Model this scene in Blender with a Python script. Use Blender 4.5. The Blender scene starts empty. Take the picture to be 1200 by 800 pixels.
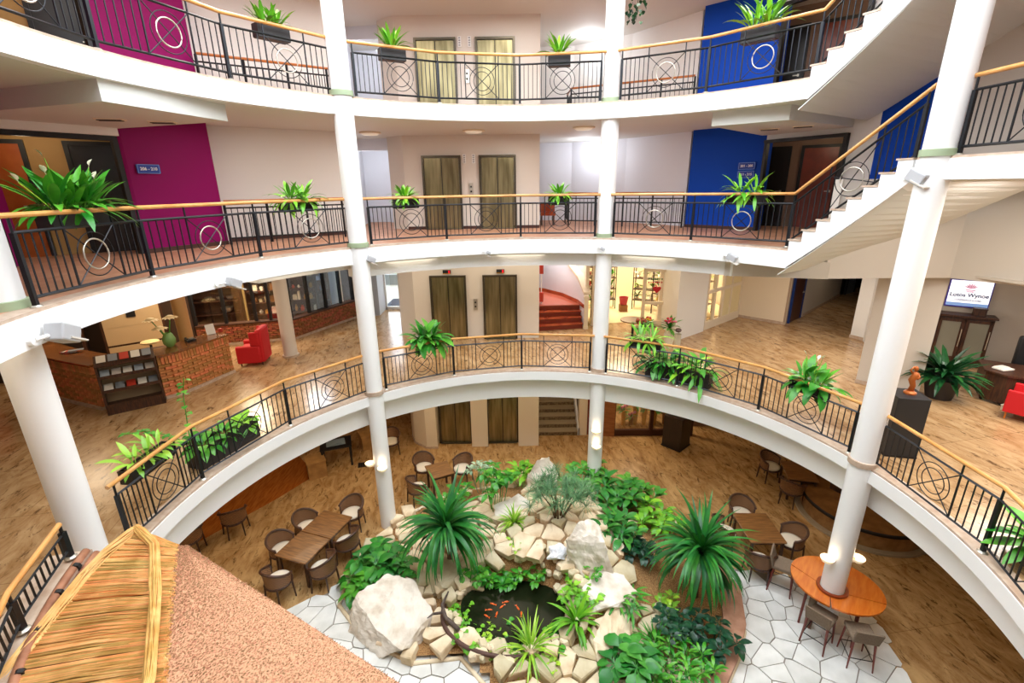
import bpy, math, random
from mathutils import Vector, Matrix
S = bpy.context.scene
R = math.radians
# ---------------------------------------------------------------- camera
CX, CY = .4785, 6.5          # centre of the round atrium void
RV = 6.05                    # its radius
H0, H1, H2, H25, H3, H35 = 0.0, 3.982, 7.645, 9.273, 10.758, 12.386
cam = bpy.data.cameras.new('camera'); co = bpy.data.objects.new('camera', cam); S.collection.objects.link(co); S.camera = co
cam.sensor_width = 36; cam.lens = 561.68 / 1200 * 36; cam.clip_start = .05; cam.clip_end = 300
p, r = R(18.05), R(-.7665)
fw = Vector((0, math.cos(p), -math.sin(p))); up0 = Vector((0, math.sin(p), math.cos(p))); rt0 = Vector((1, 0, 0))
rt = math.cos(r) * rt0 + math.sin(r) * up0; up = -math.sin(r) * rt0 + math.cos(r) * up0
m = Matrix((rt, up, -fw)).transposed().to_4x4(); m.translation = (0, 0, 8.943); co.matrix_world = m
# ---------------------------------------------------------------- world, lights, exposure
w = bpy.data.worlds.new('world'); S.world = w; w.use_nodes = True
bg = w.node_tree.nodes['Background']; bg.inputs[0].default_value = (.88, .94, 1, 1); bg.inputs[1].default_value = 4.6
S.view_settings.view_transform = 'Standard'; S.view_settings.look = 'None'; S.view_settings.exposure = 0.5; S.view_settings.gamma = 1
S.view_settings.use_curve_mapping = False
def light(name, kind, loc, power, col, size=1.0, rot=(0, 0, 0)):
    l = bpy.data.lights.new(name, kind); l.energy = power; l.color = col
    if kind == 'AREA': l.shape = 'DISK'; l.size = size
    elif kind == 'POINT': l.shadow_soft_size = size
    o = bpy.data.objects.new(name, l); o.location = loc; o.rotation_euler = rot; S.collection.objects.link(o); return o
WARM = (1, .80, .55); NEUT = (1, .94, .87)
def pol(a, rr, z=0.0): return Vector((CX + rr * math.cos(R(a)), CY + rr * math.sin(R(a)), z))
for a, pw in ((200, 20), (170, 26), (140, 28), (112, 30), (84, 24), (56, 16), (28, 10), (0, 10)): light('ceiling_fill', 'AREA', pol(a, 8.3, 3.55), pw, WARM, 2.2)  # warm fill lamps added under the gallery ceilings
for a in (195, 170, 145, 118, 92, 62): light('ceiling_fill', 'AREA', pol(a, 7.9, 7.18), 26 if a > 130 else 40, (1, .88, .7), 3.4)
for a in (38, 12, -12): light('ceiling_fill', 'AREA', pol(a, 10.8, 6.85), 75, NEUT, 1.6)
for a in (6, -16): light('ceiling_fill', 'AREA', pol(a, 7.9, 8.9), 90, NEUT, 2.4)  # fill added to brighten the wing below the landing
light('ceiling_fill', 'AREA', (-9.6, 13.2, 7.1), 60, WARM, 1)
light('ceiling_fill', 'AREA', (-12.2, 12.2, 7.1), 25, WARM, 1)
light('shop_light', 'AREA', (-9.4, 16.0, 7.1), 130, WARM, .8); light('shop_light', 'AREA', (-7.6, 17.3, 7.1), 110, (.95, .97, 1), .8)
light('shop_light', 'AREA', (4.6, 19.2, 7.0), 130, (1, .84, .6), 1.6)
light('shop_light', 'AREA', (8.0, 19.4, 7.0), 80, (1, .84, .6), 1)
light('corridor_light', 'AREA', (13.2, 18.2, 6.8), 6, WARM, .6)
light('stair_light', 'AREA', (1.9, 18.6, 7.1), 60, (1, .95, .95), .8)
for z in (H2, H3): 
    for a in (165, 142, 120, 92, 64, 45): light('gallery_fill', 'AREA', pol(a, 7.4, z + 2.65), 26, NEUT, 1.2)  # fill lamps added to lift the gallery walls
    light('corridor_light', 'POINT', (-9.0, 9.6, z + 2.3), 10, WARM, .15)
    light('corridor_light', 'POINT', (8.3, 13.4, z + 2.3), 7, WARM, .15)
    light('recess_light', 'POINT', (-4.9, 17.2, z + 2.3), 34, (.9, .93, 1), .3)
    light('recess_light', 'POINT', (2.6, 17.6, z + 2.3), 34, (.9, .93, 1), .3)

# ---------------------------------------------------------------- materials
MATS = {}
def newmat(name):
    m_ = bpy.data.materials.new(name); m_.use_nodes = True; return m_, m_.node_tree, m_.node_tree.nodes['Principled BSDF']
def srgb(h):
    c = [int(h[i:i + 2], 16) / 255 for i in (0, 2, 4)]
    return tuple(((x + .055) / 1.055) ** 2.4 if x > .04045 else x / 12.92 for x in c) + (1,)
def mat(name, hexc, rough=.5, metal=0, hex2=None, scale=6, bump=0, bscale=60, stretch=(1, 1, 1), ramp=(.35, .65), rnd=0, coat=0, spec=.5, emit=0, island=False, detail=4, coords='Object', sss=0):
    if name in MATS: return MATS[name]
    m_, nt, b = newmat(name); N, L = nt.nodes, nt.links
    b.inputs['Roughness'].default_value = rough; b.inputs['Metallic'].default_value = metal
    b.inputs['Specular IOR Level'].default_value = spec; b.inputs['Coat Weight'].default_value = coat
    c1 = srgb(hexc); b.inputs['Base Color'].default_value = c1; out = None
    if hex2 or bump:
        tc = N.new('ShaderNodeTexCoord'); mp = N.new('ShaderNodeMapping'); mp.inputs['Scale'].default_value = stretch
        L.new(tc.outputs[coords], mp.inputs[0])
    if hex2:
        nz = N.new('ShaderNodeTexNoise'); nz.inputs['Scale'].default_value = scale; nz.inputs['Detail'].default_value = detail; L.new(mp.outputs[0], nz.inputs['Vector'])
        cr = N.new('ShaderNodeValToRGB'); cr.color_ramp.elements[0].position = ramp[0]; cr.color_ramp.elements[1].position = ramp[1]
        cr.color_ramp.elements[0].color = c1; cr.color_ramp.elements[1].color = srgb(hex2); L.new(nz.outputs[0], cr.inputs[0]); out = cr.outputs[0]
    if rnd:
        hs = N.new('ShaderNodeHueSaturation'); 
        if island: rv = N.new('ShaderNodeNewGeometry').outputs['Random Per Island']
        else: rv = N.new('ShaderNodeObjectInfo').outputs['Random']
        mr = N.new('ShaderNodeMapRange'); mr.inputs[3].default_value = 1 - rnd; mr.inputs[4].default_value = 1 + rnd; L.new(rv, mr.inputs[0]); L.new(mr.outputs[0], hs.inputs['Value'])
        mr2 = N.new('ShaderNodeMapRange'); mr2.inputs[3].default_value = .5 + rnd * .07; mr2.inputs[4].default_value = .5 - rnd * .05; L.new(rv, mr2.inputs[0]); L.new(mr2.outputs[0], hs.inputs['Hue'])
        if out: L.new(out, hs.inputs['Color'])
        else: hs.inputs['Color'].default_value = c1
        out = hs.outputs[0]
    if out: L.new(out, b.inputs['Base Color'])
    if bump:
        n2 = N.new('ShaderNodeTexNoise'); n2.inputs['Scale'].default_value = bscale; n2.inputs['Detail'].default_value = 3; L.new(mp.outputs[0], n2.inputs['Vector'])
        bp = N.new('ShaderNodeBump'); bp.inputs['Strength'].default_value = bump; bp.inputs['Distance'].default_value = .02; L.new(n2.outputs[0], bp.inputs['Height']); L.new(bp.outputs[0], b.inputs['Normal'])
    if emit: b.inputs['Emission Color'].default_value = c1; b.inputs['Emission Strength'].default_value = emit
    MATS[name] = m_; return m_
def marble(name, c1, c2, c3, rough, ang):
    m_, nt, b = newmat(name); N, L = nt.nodes, nt.links
    tc = N.new('ShaderNodeTexCoord'); mp = N.new('ShaderNodeMapping'); rot = N.new('ShaderNodeMapping'); rot.inputs['Rotation'].default_value = (0, 0, R(ang)); L.new(tc.outputs['Object'], rot.inputs[0]); mp.inputs['Scale'].default_value = (2.4, .95, 1); L.new(rot.outputs[0], mp.inputs[0])
    n1 = N.new('ShaderNodeTexNoise'); n1.inputs['Scale'].default_value = 1.3; n1.inputs['Detail'].default_value = 8; n1.inputs['Roughness'].default_value = .65; n1.inputs['Distortion'].default_value = 1.2; L.new(mp.outputs[0], n1.inputs['Vector'])
    cr = N.new('ShaderNodeValToRGB'); e = cr.color_ramp.elements; e[0].position = .3; e[0].color = srgb(c2); e[1].position = .62; e[1].color = srgb(c1); L.new(n1.outputs[0], cr.inputs[0])
    mp2 = N.new('ShaderNodeMapping'); mp2.inputs['Scale'].default_value = (7.5, 2.6, 1); L.new(rot.outputs[0], mp2.inputs[0])
    n2 = N.new('ShaderNodeTexNoise'); n2.inputs['Scale'].default_value = 1.0; n2.inputs['Detail'].default_value = 6; n2.inputs['Roughness'].default_value = .75; n2.inputs['Distortion'].default_value = .8; L.new(mp2.outputs[0], n2.inputs['Vector'])
    c2r = N.new('ShaderNodeValToRGB'); e = c2r.color_ramp.elements; e[0].position = .55; e[0].color = (0, 0, 0, 1); e[1].position = .65; e[1].color = (.85, .85, .85, 1); L.new(n2.outputs[0], c2r.inputs[0])
    mx = N.new('ShaderNodeMixRGB'); L.new(c2r.outputs[0], mx.inputs[0]); L.new(cr.outputs[0], mx.inputs[1]); mx.inputs[2].default_value = srgb(c3)
    br = N.new('ShaderNodeTexBrick'); br.inputs['Scale'].default_value = 1; br.inputs['Brick Width'].default_value = 3.2; br.inputs['Row Height'].default_value = 1.6; br.inputs['Mortar Size'].default_value = .006
    br.inputs['Color1'].default_value = (1, 1, 1, 1); br.inputs['Color2'].default_value = (.9, .9, .9, 1); br.inputs['Mortar'].default_value = (.6, .55, .5, 1)
    mp3 = N.new('ShaderNodeMapping'); mp3.inputs['Rotation'].default_value = (0, 0, R(ang)); L.new(tc.outputs['Object'], mp3.inputs[0]); L.new(mp3.outputs[0], br.inputs['Vector'])
    mu = N.new('ShaderNodeMixRGB'); mu.blend_type = 'MULTIPLY'; mu.inputs[0].default_value = 1; L.new(mx.outputs[0], mu.inputs[1]); L.new(br.outputs[0], mu.inputs[2])
    L.new(mu.outputs[0], b.inputs['Base Color']); b.inputs['Roughness'].default_value = rough; MATS[name] = m_; return m_
M_white = mat('white_paint', 'F4F3F1', .55)
M_fascia = M_white
M_ceil = mat('ceiling_paint', 'DADAD4', .7)
M_greige = mat('greige_paint', 'CFC7BC', .7)
M_wallw = mat('wall_offwhite', 'ECEAE6', .6)
M_wallb = mat('wall_coolwhite', 'E6E8F0', .6)
M_lift = mat('wall_pinkbeige', 'DFD7CD', .6)
M_cream = mat('wall_cream', 'EADBC2', .6)
M_purple = mat('wall_magenta', '88005A', .6, spec=.2)
M_blue = mat('wall_blue', '0044B4', .6, spec=.2)
M_ochre = mat('wall_ochre', 'B08A50', .6)
M_black = mat('black_iron', '1A1D22', .38, .3)
M_blk = mat('black_matt', '121214', .5)
M_silver = mat('brushed_ring', 'C9C2B4', .35, .8)
M_rail = mat('oak_handrail', 'D9A05A', .32, 0, 'C98A45', 3, coat=.3)
M_marble1 = marble('marble_lobby', 'C8A67C', '9A7146', '573A22', .2, -12)
M_marble0 = marble('marble_ground', 'CCA570', '94693A', '4E3218', .25, -8)
M_terra = mat('terracotta', 'B07A5A', .5, 0, 'C29072', 3, bump=.1, bscale=20)
M_rim = mat('rim_stone', 'C9B4A0', .5, 0, 'B79C86', 8)
M_steel = mat('lift_bronze_steel', '6E6446', .3, .85, 'A69A74', 1.6, stretch=(5, 5, .5), ramp=(.3, .7))  # tall pale streaks in the colour stand for reflections on the doors
M_frame = mat('lift_frame', '5A5346', .35, .8)
M_green = mat('ring_green', '9FAE8C', .5)
M_dwood = mat('dark_wood', '34201A', .4, 0, '54331F', 5, stretch=(8, 1, 1))
M_wood = mat('walnut_top', '6A4424', .3, 0, '8E6236', 3, stretch=(1, 9, 1), coat=.25)
M_redw = mat('red_stair_wood', '9A3A1E', .22, 0, 'B85A30', 3, coat=.3)
M_orange = mat('orange_wood', 'C8641C', .25, 0, 'D97A2A', 2.5, stretch=(6, 1, 1), coat=.4)
M_redch = mat('red_fabric', 'C4101A', .7)
M_brick = mat('orange_brick', 'DA9460', .8, 0, 'BE7644', 9, bump=.5, bscale=40, rnd=.3)
M_brickd = mat('dark_brick', 'B06A46', .8, 0, '84482E', 12, bump=.5, bscale=40, rnd=.35, island=True)
M_mortar = mat('mortar', 'B08E6C', .9)
M_counter = mat('counter_wood', '6B3F1E', .22, 0, '8A5528', 4, stretch=(1, 6, 1), coat=.3)
M_soil = mat('bark_soil', '8A5E38', .9, 0, '5A3A20', 30, bump=.8, bscale=90)
M_bark = mat('bark_chips', 'C79A62', .9, 0, '8F6238', 40, bump=1, bscale=120, ramp=(.4, .6))
M_stone = mat('sandstone', 'E6D6B6', .8, 0, 'B8986A', 2.2, bump=.5, bscale=9, rnd=.22, ramp=(.4, .8))
M_rock = mat('pale_boulder', 'EDE4D6', .75, 0, 'B29C7C', 2.6, bump=.9, bscale=5, ramp=(.45, .8), detail=8)
M_pave = mat('white_paving', 'EDEDE8', .45, 0, 'D6D6D0', 2, bump=.15, bscale=12, rnd=.08)
M_joint = mat('paving_joint', '8E857A', .9)
M_water = mat('pond_water', '1A2010', .12, spec=.25)
M_fish = mat('goldfish_orange', 'E8641A', .4)
M_pot = mat('dark_planter', '2A2524', .5)
M_basin = mat('terracotta_kerb', 'B98C72', .8, 0, 'A6775C', 6, bump=.3)
M_cush = mat('cream_cushion', 'E9DDC8', .9)
M_taupe = mat('taupe_fabric', '85735F', .85, 0, '776552', 40)
M_sleg = mat('red_mahogany', '6E2414', .35)
M_lampg = mat('lamp_glass', 'FFF1D2', .4, emit=1.2)
M_shell = mat('sconce_shell', 'FFEBC8', .5, emit=.3)
M_grass = mat('lawn', '7FB84A', .9)
M_outp = mat('outside_paving', 'D9D9D6', .9)
M_matd = mat('door_mat', '2B3A52', .95)
def green(name, a, b_, rnd=.3, rough=.35, island=False): return mat(name, a, rough, 0, b_, 5, rnd=rnd, island=island, spec=.45)
G_bright = green('leaf_bright', '84C434', '66A824'); G_mid = green('leaf_mid', '52A02E', '35801F'); G_deep = green('leaf_deep', '2A7426', '3C8E30')
G_dark = green('leaf_dark', '17402A', '1E5230'); G_lime = green('leaf_lime', '9CC83A', '7CB02C'); G_grey = green('leaf_greygreen', '6E9A68', '4E8050', island=True)
G_strap = green('leaf_strap', '1F6A2A', '35852E'); G_isl = green('leaf_island', '4A9430', '2F7424', island=True); G_dark_i = green('leaf_dark_island', '1F5A2C', '174A24', island=True)
def cane():
    m_, nt, b = newmat('woven_cane'); N, L = nt.nodes, nt.links
    tc = N.new('ShaderNodeTexCoord'); ck = N.new('ShaderNodeTexChecker'); ck.inputs['Scale'].default_value = 55; L.new(tc.outputs['Object'], ck.inputs[0])
    ck.inputs[1].default_value = srgb('A87A50'); ck.inputs[2].default_value = srgb('3E2416'); L.new(ck.outputs[0], b.inputs['Base Color']); b.inputs['Roughness'].default_value = .6; return m_
M_cane = cane()
def glass(name, tint=(1, 1, 1, 1), fac=.12):
    m_ = bpy.data.materials.new(name); m_.use_nodes = True; nt = m_.node_tree; N, L = nt.nodes, nt.links; N.clear()
    t = N.new('ShaderNodeBsdfTransparent'); t.inputs[0].default_value = tint; g = N.new('ShaderNodeBsdfGlossy'); g.inputs['Roughness'].default_value = .03
    mx = N.new('ShaderNodeMixShader'); mx.inputs[0].default_value = fac; o = N.new('ShaderNodeOutputMaterial'); L.new(t.outputs[0], mx.inputs[1]); L.new(g.outputs[0], mx.inputs[2]); L.new(mx.outputs[0], o.inputs[0]); return m_
M_glass = glass('clear_glass'); M_glassb = glass('bluish_glass', (.72, .85, .95, 1), .22)

# ---------------------------------------------------------------- mesh helpers
class MB:
    def __init__(s): s.v = []; s.f = []
    def add(s, vs, fs):
        n = len(s.v); s.v += [tuple(q) for q in vs]; s.f += [tuple(i + n for i in f) for f in fs]; return s
    def box(s, c, d, rz=0, M=None):
        x, y, z = d[0] / 2, d[1] / 2, d[2] / 2
        vs = [Vector((i * x, j * y, k * z)) for k in (-1, 1) for i, j in ((-1, -1), (1, -1), (1, 1), (-1, 1))]
        if M is None: M = Matrix.Translation(c) @ Matrix.Rotation(rz, 4, 'Z')
        else: M = Matrix.Translation(c) @ M
        return s.add([M @ q for q in vs], [(3, 2, 1, 0), (4, 5, 6, 7), (0, 1, 5, 4), (1, 2, 6, 5), (2, 3, 7, 6), (3, 0, 4, 7)])
    def prism(s, pts, z0, z1):
        n = len(pts); a = sum(pts[i][0] * pts[(i + 1) % n][1] - pts[(i + 1) % n][0] * pts[i][1] for i in range(n))
        if a < 0: pts = pts[::-1]
        g = lambda z, i: z(pts[i]) if callable(z) else z
        vs = [(pts[i][0], pts[i][1], g(z0, i)) for i in range(n)] + [(pts[i][0], pts[i][1], g(z1, i)) for i in range(n)]
        return s.add(vs, [tuple(range(n - 1, -1, -1)), tuple(range(n, 2 * n))] + [(i, (i + 1) % n, n + (i + 1) % n, n + i) for i in range(n)])
    def wall(s, a, b, z0, z1, t=.12):           # thickness goes to the left of a->b
        d = Vector((b[0] - a[0], b[1] - a[1])); d.normalize(); nx, ny = -d.y * t, d.x * t
        return s.prism([(a[0], a[1]), (b[0], b[1]), (b[0] + nx, b[1] + ny), (a[0] + nx, a[1] + ny)], z0, z1)
    def tube(s, pts, rad, n=8, closed=False, flat=None):
        P = [Vector(q) for q in pts]; k = len(P); rings = []
        for i in range(k):
            if closed: t = P[(i + 1) % k] - P[i - 1]
            else: t = P[min(i + 1, k - 1)] - P[max(i - 1, 0)]
            t.normalize(); ref = Vector((0, 0, 1)) if abs(t.z) < .95 else Vector((1, 0, 0))
            u = t.cross(ref).normalized(); v_ = u.cross(t)
            rr = rad[i] if isinstance(rad, (list, tuple)) else rad; fl = flat or 1
            rings.append([P[i] + u * math.cos(2 * math.pi * j / n) * rr + v_ * math.sin(2 * math.pi * j / n) * rr * fl for j in range(n)])
        vs = [q for g in rings for q in g]; fs = []
        for i in range(k if closed else k - 1):
            for j in range(n): a = i * n; b = ((i + 1) % k) * n; fs.append((a + j, a + (j + 1) % n, b + (j + 1) % n, b + j))
        if not closed: fs += [tuple(range(n - 1, -1, -1)), tuple((k - 1) * n + j for j in range(n))]
        return s.add(vs, fs)
    def cyl(s, c, rad, z0, z1, n=24, r2=None):
        return s.lathe([(rad, z0), (rad if r2 is None else r2, z1)], c, n)
    def lathe(s, prof, c=(0, 0), n=20, cap=True):
        vs = []; fs = []; k = len(prof)
        for (rr, z) in prof: vs += [(c[0] + rr * math.cos(2 * math.pi * j / n), c[1] + rr * math.sin(2 * math.pi * j / n), z) for j in range(n)]
        for i in range(k - 1):
            for j in range(n): fs.append((i * n + j, i * n + (j + 1) % n, (i + 1) * n + (j + 1) % n, (i + 1) * n + j))
        if cap: fs += [tuple(range(n - 1, -1, -1)), tuple((k - 1) * n + j for j in range(n))]
        return s.add(vs, fs)
    def ball(s, c, rx, ry=None, rz=None, n=10):
        ry = ry or rx; rz = rz or rx; k = max(4, n // 2); vs = [(c[0], c[1], c[2] - rz)]; fs = []
        for i in range(1, k):
            a = -math.pi / 2 + math.pi * i / k
            for j in range(n): vs.append((c[0] + rx * math.cos(a) * math.cos(2 * math.pi * j / n), c[1] + ry * math.cos(a) * math.sin(2 * math.pi * j / n), c[2] + rz * math.sin(a)))
        vs.append((c[0], c[1], c[2] + rz)); t = len(vs) - 1
        for j in range(n):
            fs.append((0, 1 + (j + 1) % n, 1 + j)); fs.append((t, 1 + (k - 2) * n + j, 1 + (k - 2) * n + (j + 1) % n))
            for i in range(k - 2): fs.append((1 + i * n + j, 1 + i * n + (j + 1) % n, 1 + (i + 1) * n + (j + 1) % n, 1 + (i + 1) * n + j))
        return s.add(vs, fs)
    def ring(s, a0, a1, r0, r1, z0, z1, n=None):  # annular sector block about the void centre; z may be functions of angle
        n = n or max(2, int(abs(a1 - a0) / 2.5)); vs = []; fs = []
        for i in range(n + 1):
            a = a0 + (a1 - a0) * i / n; zl = z0(a) if callable(z0) else z0; zh = z1(a) if callable(z1) else z1
            vs += [pol(a, r0, zl), pol(a, r1, zl), pol(a, r1, zh), pol(a, r0, zh)]
        for i in range(n):
            q = 4 * i
            for j in range(4): fs.append((q + j, q + 4 + j, q + 4 + (j + 1) % 4, q + (j + 1) % 4))
        fs += [(0, 1, 2, 3), (4 * n + 3, 4 * n + 2, 4 * n + 1, 4 * n)]
        return s.add(vs, fs)
    def mesh(s, name, mt, smooth=False):
        me = bpy.data.meshes.new(name); me.from_pydata(s.v, [], s.f); me.materials.append(mt)
        if smooth is True: me.polygons.foreach_set('use_smooth', [True] * len(me.polygons))
        me.validate(); me.update(); return me
def obj(name, mb, mt, parent=None, smooth=False, loc=None, rz=None, bevel=0):
    me = mb.mesh(name, mt, smooth and smooth != 'a') if isinstance(mb, MB) else mb
    o = bpy.data.objects.new(name, me); S.collection.objects.link(o)
    if smooth == 'a':
        me.polygons.foreach_set('use_smooth', [True] * len(me.polygons))
        try: me.set_sharp_from_angle(angle=R(35))
        except Exception: pass
    if parent: o.parent = parent
    if loc is not None: o.location = loc
    if rz is not None: o.rotation_euler = (0, 0, rz)
    if bevel:
        b = o.modifiers.new('bevel', 'BEVEL'); b.width = bevel; b.segments = 2; b.limit_method = 'ANGLE'
    return o
def tag(o, label, cat, group=None):
    o['label'] = label; o['category'] = cat
    if group: o['group'] = group
    return o
def thing(name, label, cat, loc=(0, 0, 0), rz=0, group=None):
    o = bpy.data.objects.new(name, None); S.collection.objects.link(o); o.location = loc; o.rotation_euler = (0, 0, rz); o.empty_display_size = .1
    return tag(o, label, cat, group)
def struct(name, mb, mt, smooth=False, parent=None, **k):
    o = obj(name, mb, mt, parent, smooth, **k)
    o['kind'] = 'structure'; return o
def stuff(o): o['kind'] = 'stuff'; return o
def B(c, d, rz=0): return MB().box(c, d, rz)
def copy_tree(o, parent=None):
    c = o.copy(); S.collection.objects.link(c)
    if parent: c.parent = parent
    for ch in o.children: copy_tree(ch, c)
    return c
def place(first, used, loc, rz, label, group=None):
    o = first if not used[0] else copy_tree(first); used[0] = True
    o.location = loc; o.rotation_euler = (0, 0, rz); o['label'] = label
    if group: o['group'] = group
    return o
rnd = random.Random(7)
# ================================================================ leaves
def blade(mb, base, yaw, elev, L, Wd, curl, seg=5, shape='strap', fold=.18, roll=0):
    """adds one curved leaf: spine leaves base at elevation elev and bends down by curl over its length"""
    cy, sy = math.cos(yaw), math.sin(yaw); x = z = 0.0; vs = []; fs = []
    for i in range(seg + 1):
        t = i / seg; a = elev - curl * t
        if i: x += math.cos(a) * L / seg; z += math.sin(a) * L / seg
        if shape == 'strap': wd = Wd * (.55 + .45 * min(1, t * 4)) * (1 - max(0, t - .45) / .55) ** .8 + .002
        elif shape == 'lance': wd = Wd * (.12 if t < .22 else max(.03, math.sin(math.pi * min(1, (t - .12) / .88)) ** .8))
        else: wd = Wd * (.1 if t < .3 else max(.04, math.sin(math.pi * ((t - .22) / .78) ** .75)))
        nx, nz = -math.sin(a), math.cos(a); w2 = wd / 2
        ctr = Vector((x, 0, z)); lift = w2 * fold
        for s_ in (-1, 0, 1):
            q = ctr + Vector((nx * lift * abs(s_), s_ * w2, nz * lift * abs(s_) ))
            vs.append((base[0] + q.x * cy - q.y * sy, base[1] + q.x * sy + q.y * cy, base[2] + q.z))
    for i in range(seg):
        k = i * 3; fs += [(k, k + 1, k + 4, k + 3), (k + 1, k + 2, k + 5, k + 4)]
    mb.add(vs, fs); return mb
_lm = {}
def leafmesh(key, mt, elev, L, Wd, curl, seg, shape):
    k = (key, mt.name, round(elev, 2))
    if k not in _lm: _lm[k] = blade(MB(), (0, 0, 0), 0, elev, L, Wd, curl, seg, shape).mesh('leaf', mt, True)
    return _lm[k]
def leafplant(t, nleaf, mt, L, Wd, elevs, curls, shape='lance', spread=.05, key='k', seed=0, seg=6, center=(0, 0, 0), squash=(1, 1), jit=.25):
    """nleaf separate leaf objects under t"""
    rg = random.Random(seed); ne = len(elevs)
    for i in range(nleaf):
        j = i % ne; me = leafmesh(key, mt, R(elevs[j]), L, Wd, R(curls[j]), seg, shape)
        o = bpy.data.objects.new('leaf', me); S.collection.objects.link(o); o.parent = t
        yaw = i * 2.39996 + rg.uniform(-.3, .3); sp = rg.uniform(0, spread)
        o.location = (center[0] + math.cos(yaw) * sp * squash[0], center[1] + math.sin(yaw) * sp * squash[1], center[2] + rg.uniform(-.02, .02))
        o.rotation_euler = (rg.uniform(-.2, .2), rg.uniform(-.12, .12), yaw); s_ = rg.uniform(1 - jit, 1 + jit); o.scale = (s_, s_ * rg.uniform(.85, 1.15), s_)
def bloom(t, pts, mt=None, h=.5):
    mt = mt or mat('spathe_white', 'F2EFD0', .5); 
    for (x, y, z) in pts:
        o = obj('flower_stem', MB().tube([(x * .3, y * .3, 0), (x * .7, y * .7, z * .6), (x, y, z)], .006, 5), G_lime, t)
        obj('flower', blade(MB(), (x, y, z), math.atan2(y, x), R(70), .13, .07, R(20), 5, 'lance', .5), mt, o, True)

# ================================================================ SETTING
def bigslab(a0, a1, r0, z0, z1, rout=9.6):
    return MB().ring(a0, a1, r0, rout, z0, z1)
# ground floor
struct('floor', MB().box((0, 12, -.1), (44, 44, .2)), M_marble0)
# lobby floor (level one): annulus, then outer plates
def outer(z0, z1, a0=-70, a1=250, r0=RV, rx=26):
    return MB().ring(a0, a1, r0, rx, z0, z1)
struct('floor', outer(H1 - .04, H1, -100, 260, RV + .02), M_marble1)
for z_, a_ in ((H2, 32.2), (H3, 33.4)):
    for b0, b1, ro in ((a_, 98, 22), (98, 112, 13.4), (112, 260, 22)): struct('floor', outer(z_ - .04, z_, b0, b1, RV + .02, ro), M_terra)
struct('floor', outer(H25 - .04, H25, -50, 14, RV + .02, 14), M_terra)
struct('floor', outer(H35 - .04, H35, -50, 14, RV + .02, 14), M_terra)
# under sides
struct('ceiling', outer(3.66, H1 - .04, -100, 260, 6.4), M_cream)
for b0, b1, ro in ((32.2, 98, 26), (98, 112, 13.4), (112, 260, 26)): struct('ceiling', outer(7.26, H2 - .04, b0, b1, 6.4, ro), M_greige)
struct('ceiling', outer(6.95, 7.0, -100, 46, 10.0, 26), M_greige)
for b0, b1, ro in ((33.4, 98, 22), (98, 112, 13.4), (112, 260, 22)): struct('ceiling', outer(10.40, H3 - .04, b0, b1, 6.2, ro), M_ceil)
struct('ceiling', outer(8.95, H25 - .04, -50, 14, 6.2, 14), M_ceil)
struct('ceiling', outer(12.05, H35 - .04, -50, 14, 6.2, 14), M_ceil)
for b0, b1, ro in ((-100, 98, 27), (98, 112, 13.6), (112, 260, 27)): struct('ceiling', outer(13.5, 13.8, b0, b1, 5.9, ro), M_ceil)
# white fascia rings and ring beams
n = 1
def trim(mb, mt=M_fascia, smooth='a'):
    global n
    o = struct('trim_%d' % n, mb, mt, smooth); n += 1; return o
for z, t, a0, a1 in ((H1, .28, -100, 260), (H2, .385, 32.2, 260), (H3, .355, 33.4, 260), (H25, .33, -50, 14), (H35, .33, -50, 14)):
    trim(MB().ring(a0, a1, RV, 6.42, z - t, z - .035, int((a1 - a0) / 1.5)))
    trim(MB().ring(a0, a1, RV + .015, 6.3, z - .035, z + .004, int((a1 - a0) / 1.5)), M_rim)
trim(MB().ring(-100, 260, 6.38, 6.75, 3.03, 3.70, 200), M_white)
trim(MB().ring(44, 131, 6.38, 6.75, 6.89, 7.27, 90), M_white); trim(MB().ring(131, 151, 6.38, 6.75, 7.12, 7.27, 20), M_white)
# half-storey flights along the void
def flight(z0, a0, label, num):
    a1 = 14.4; k = 8; da = (a0 - a1) / k; rise = (H25 - H2) / k
    root = MB()
    for i in range(k):
        x0, x1 = a0 - da * i, a0 - da * (i + 1)
        st = MB().ring(x1, x0, RV, 9.1, lambda a: z0 + rise * (a0 - a) / da * 1.0 - .33 - rise * .2, z0 + rise * (i + 1) - .03, 3)
        struct('stair_step', st, M_fascia)['kind'] = 'structure'
        struct('stair_tread', MB().ring(x1, x0 + .3, RV - .012, 9.1, z0 + rise * (i + 1) - .03, z0 + rise * (i + 1), 3), M_rim)
    struct('stair_soffit', MB().ring(a1 - .5, a0 + 1.3, RV + .02, 9.2, lambda a: z0 - .42 + (8.93 - 7.25) * (a0 - a) / (a0 - a1) * 1.0, lambda a: z0 - .40 + (8.93 - 7.25) * (a0 - a) / (a0 - a1), 16), M_ceil)
flight(H2, 32.4, '', 0); flight(H3, 33.4, '', 0)
# dropped duct boxes under level three
struct('ceiling', MB().prism([(-5.62, 7.35), (-5.15, 9.62), (-7.95, 10.5), (-9.2, 8.6), (-8.6, 8.3)], 10.12, 10.41), M_ceil)
struct('ceiling', MB().prism([(4.46, 11.5), (5.62, 10.5), (7.95, 12.0), (6.85, 13.95)], 10.12, 10.41), M_ceil)

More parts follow.
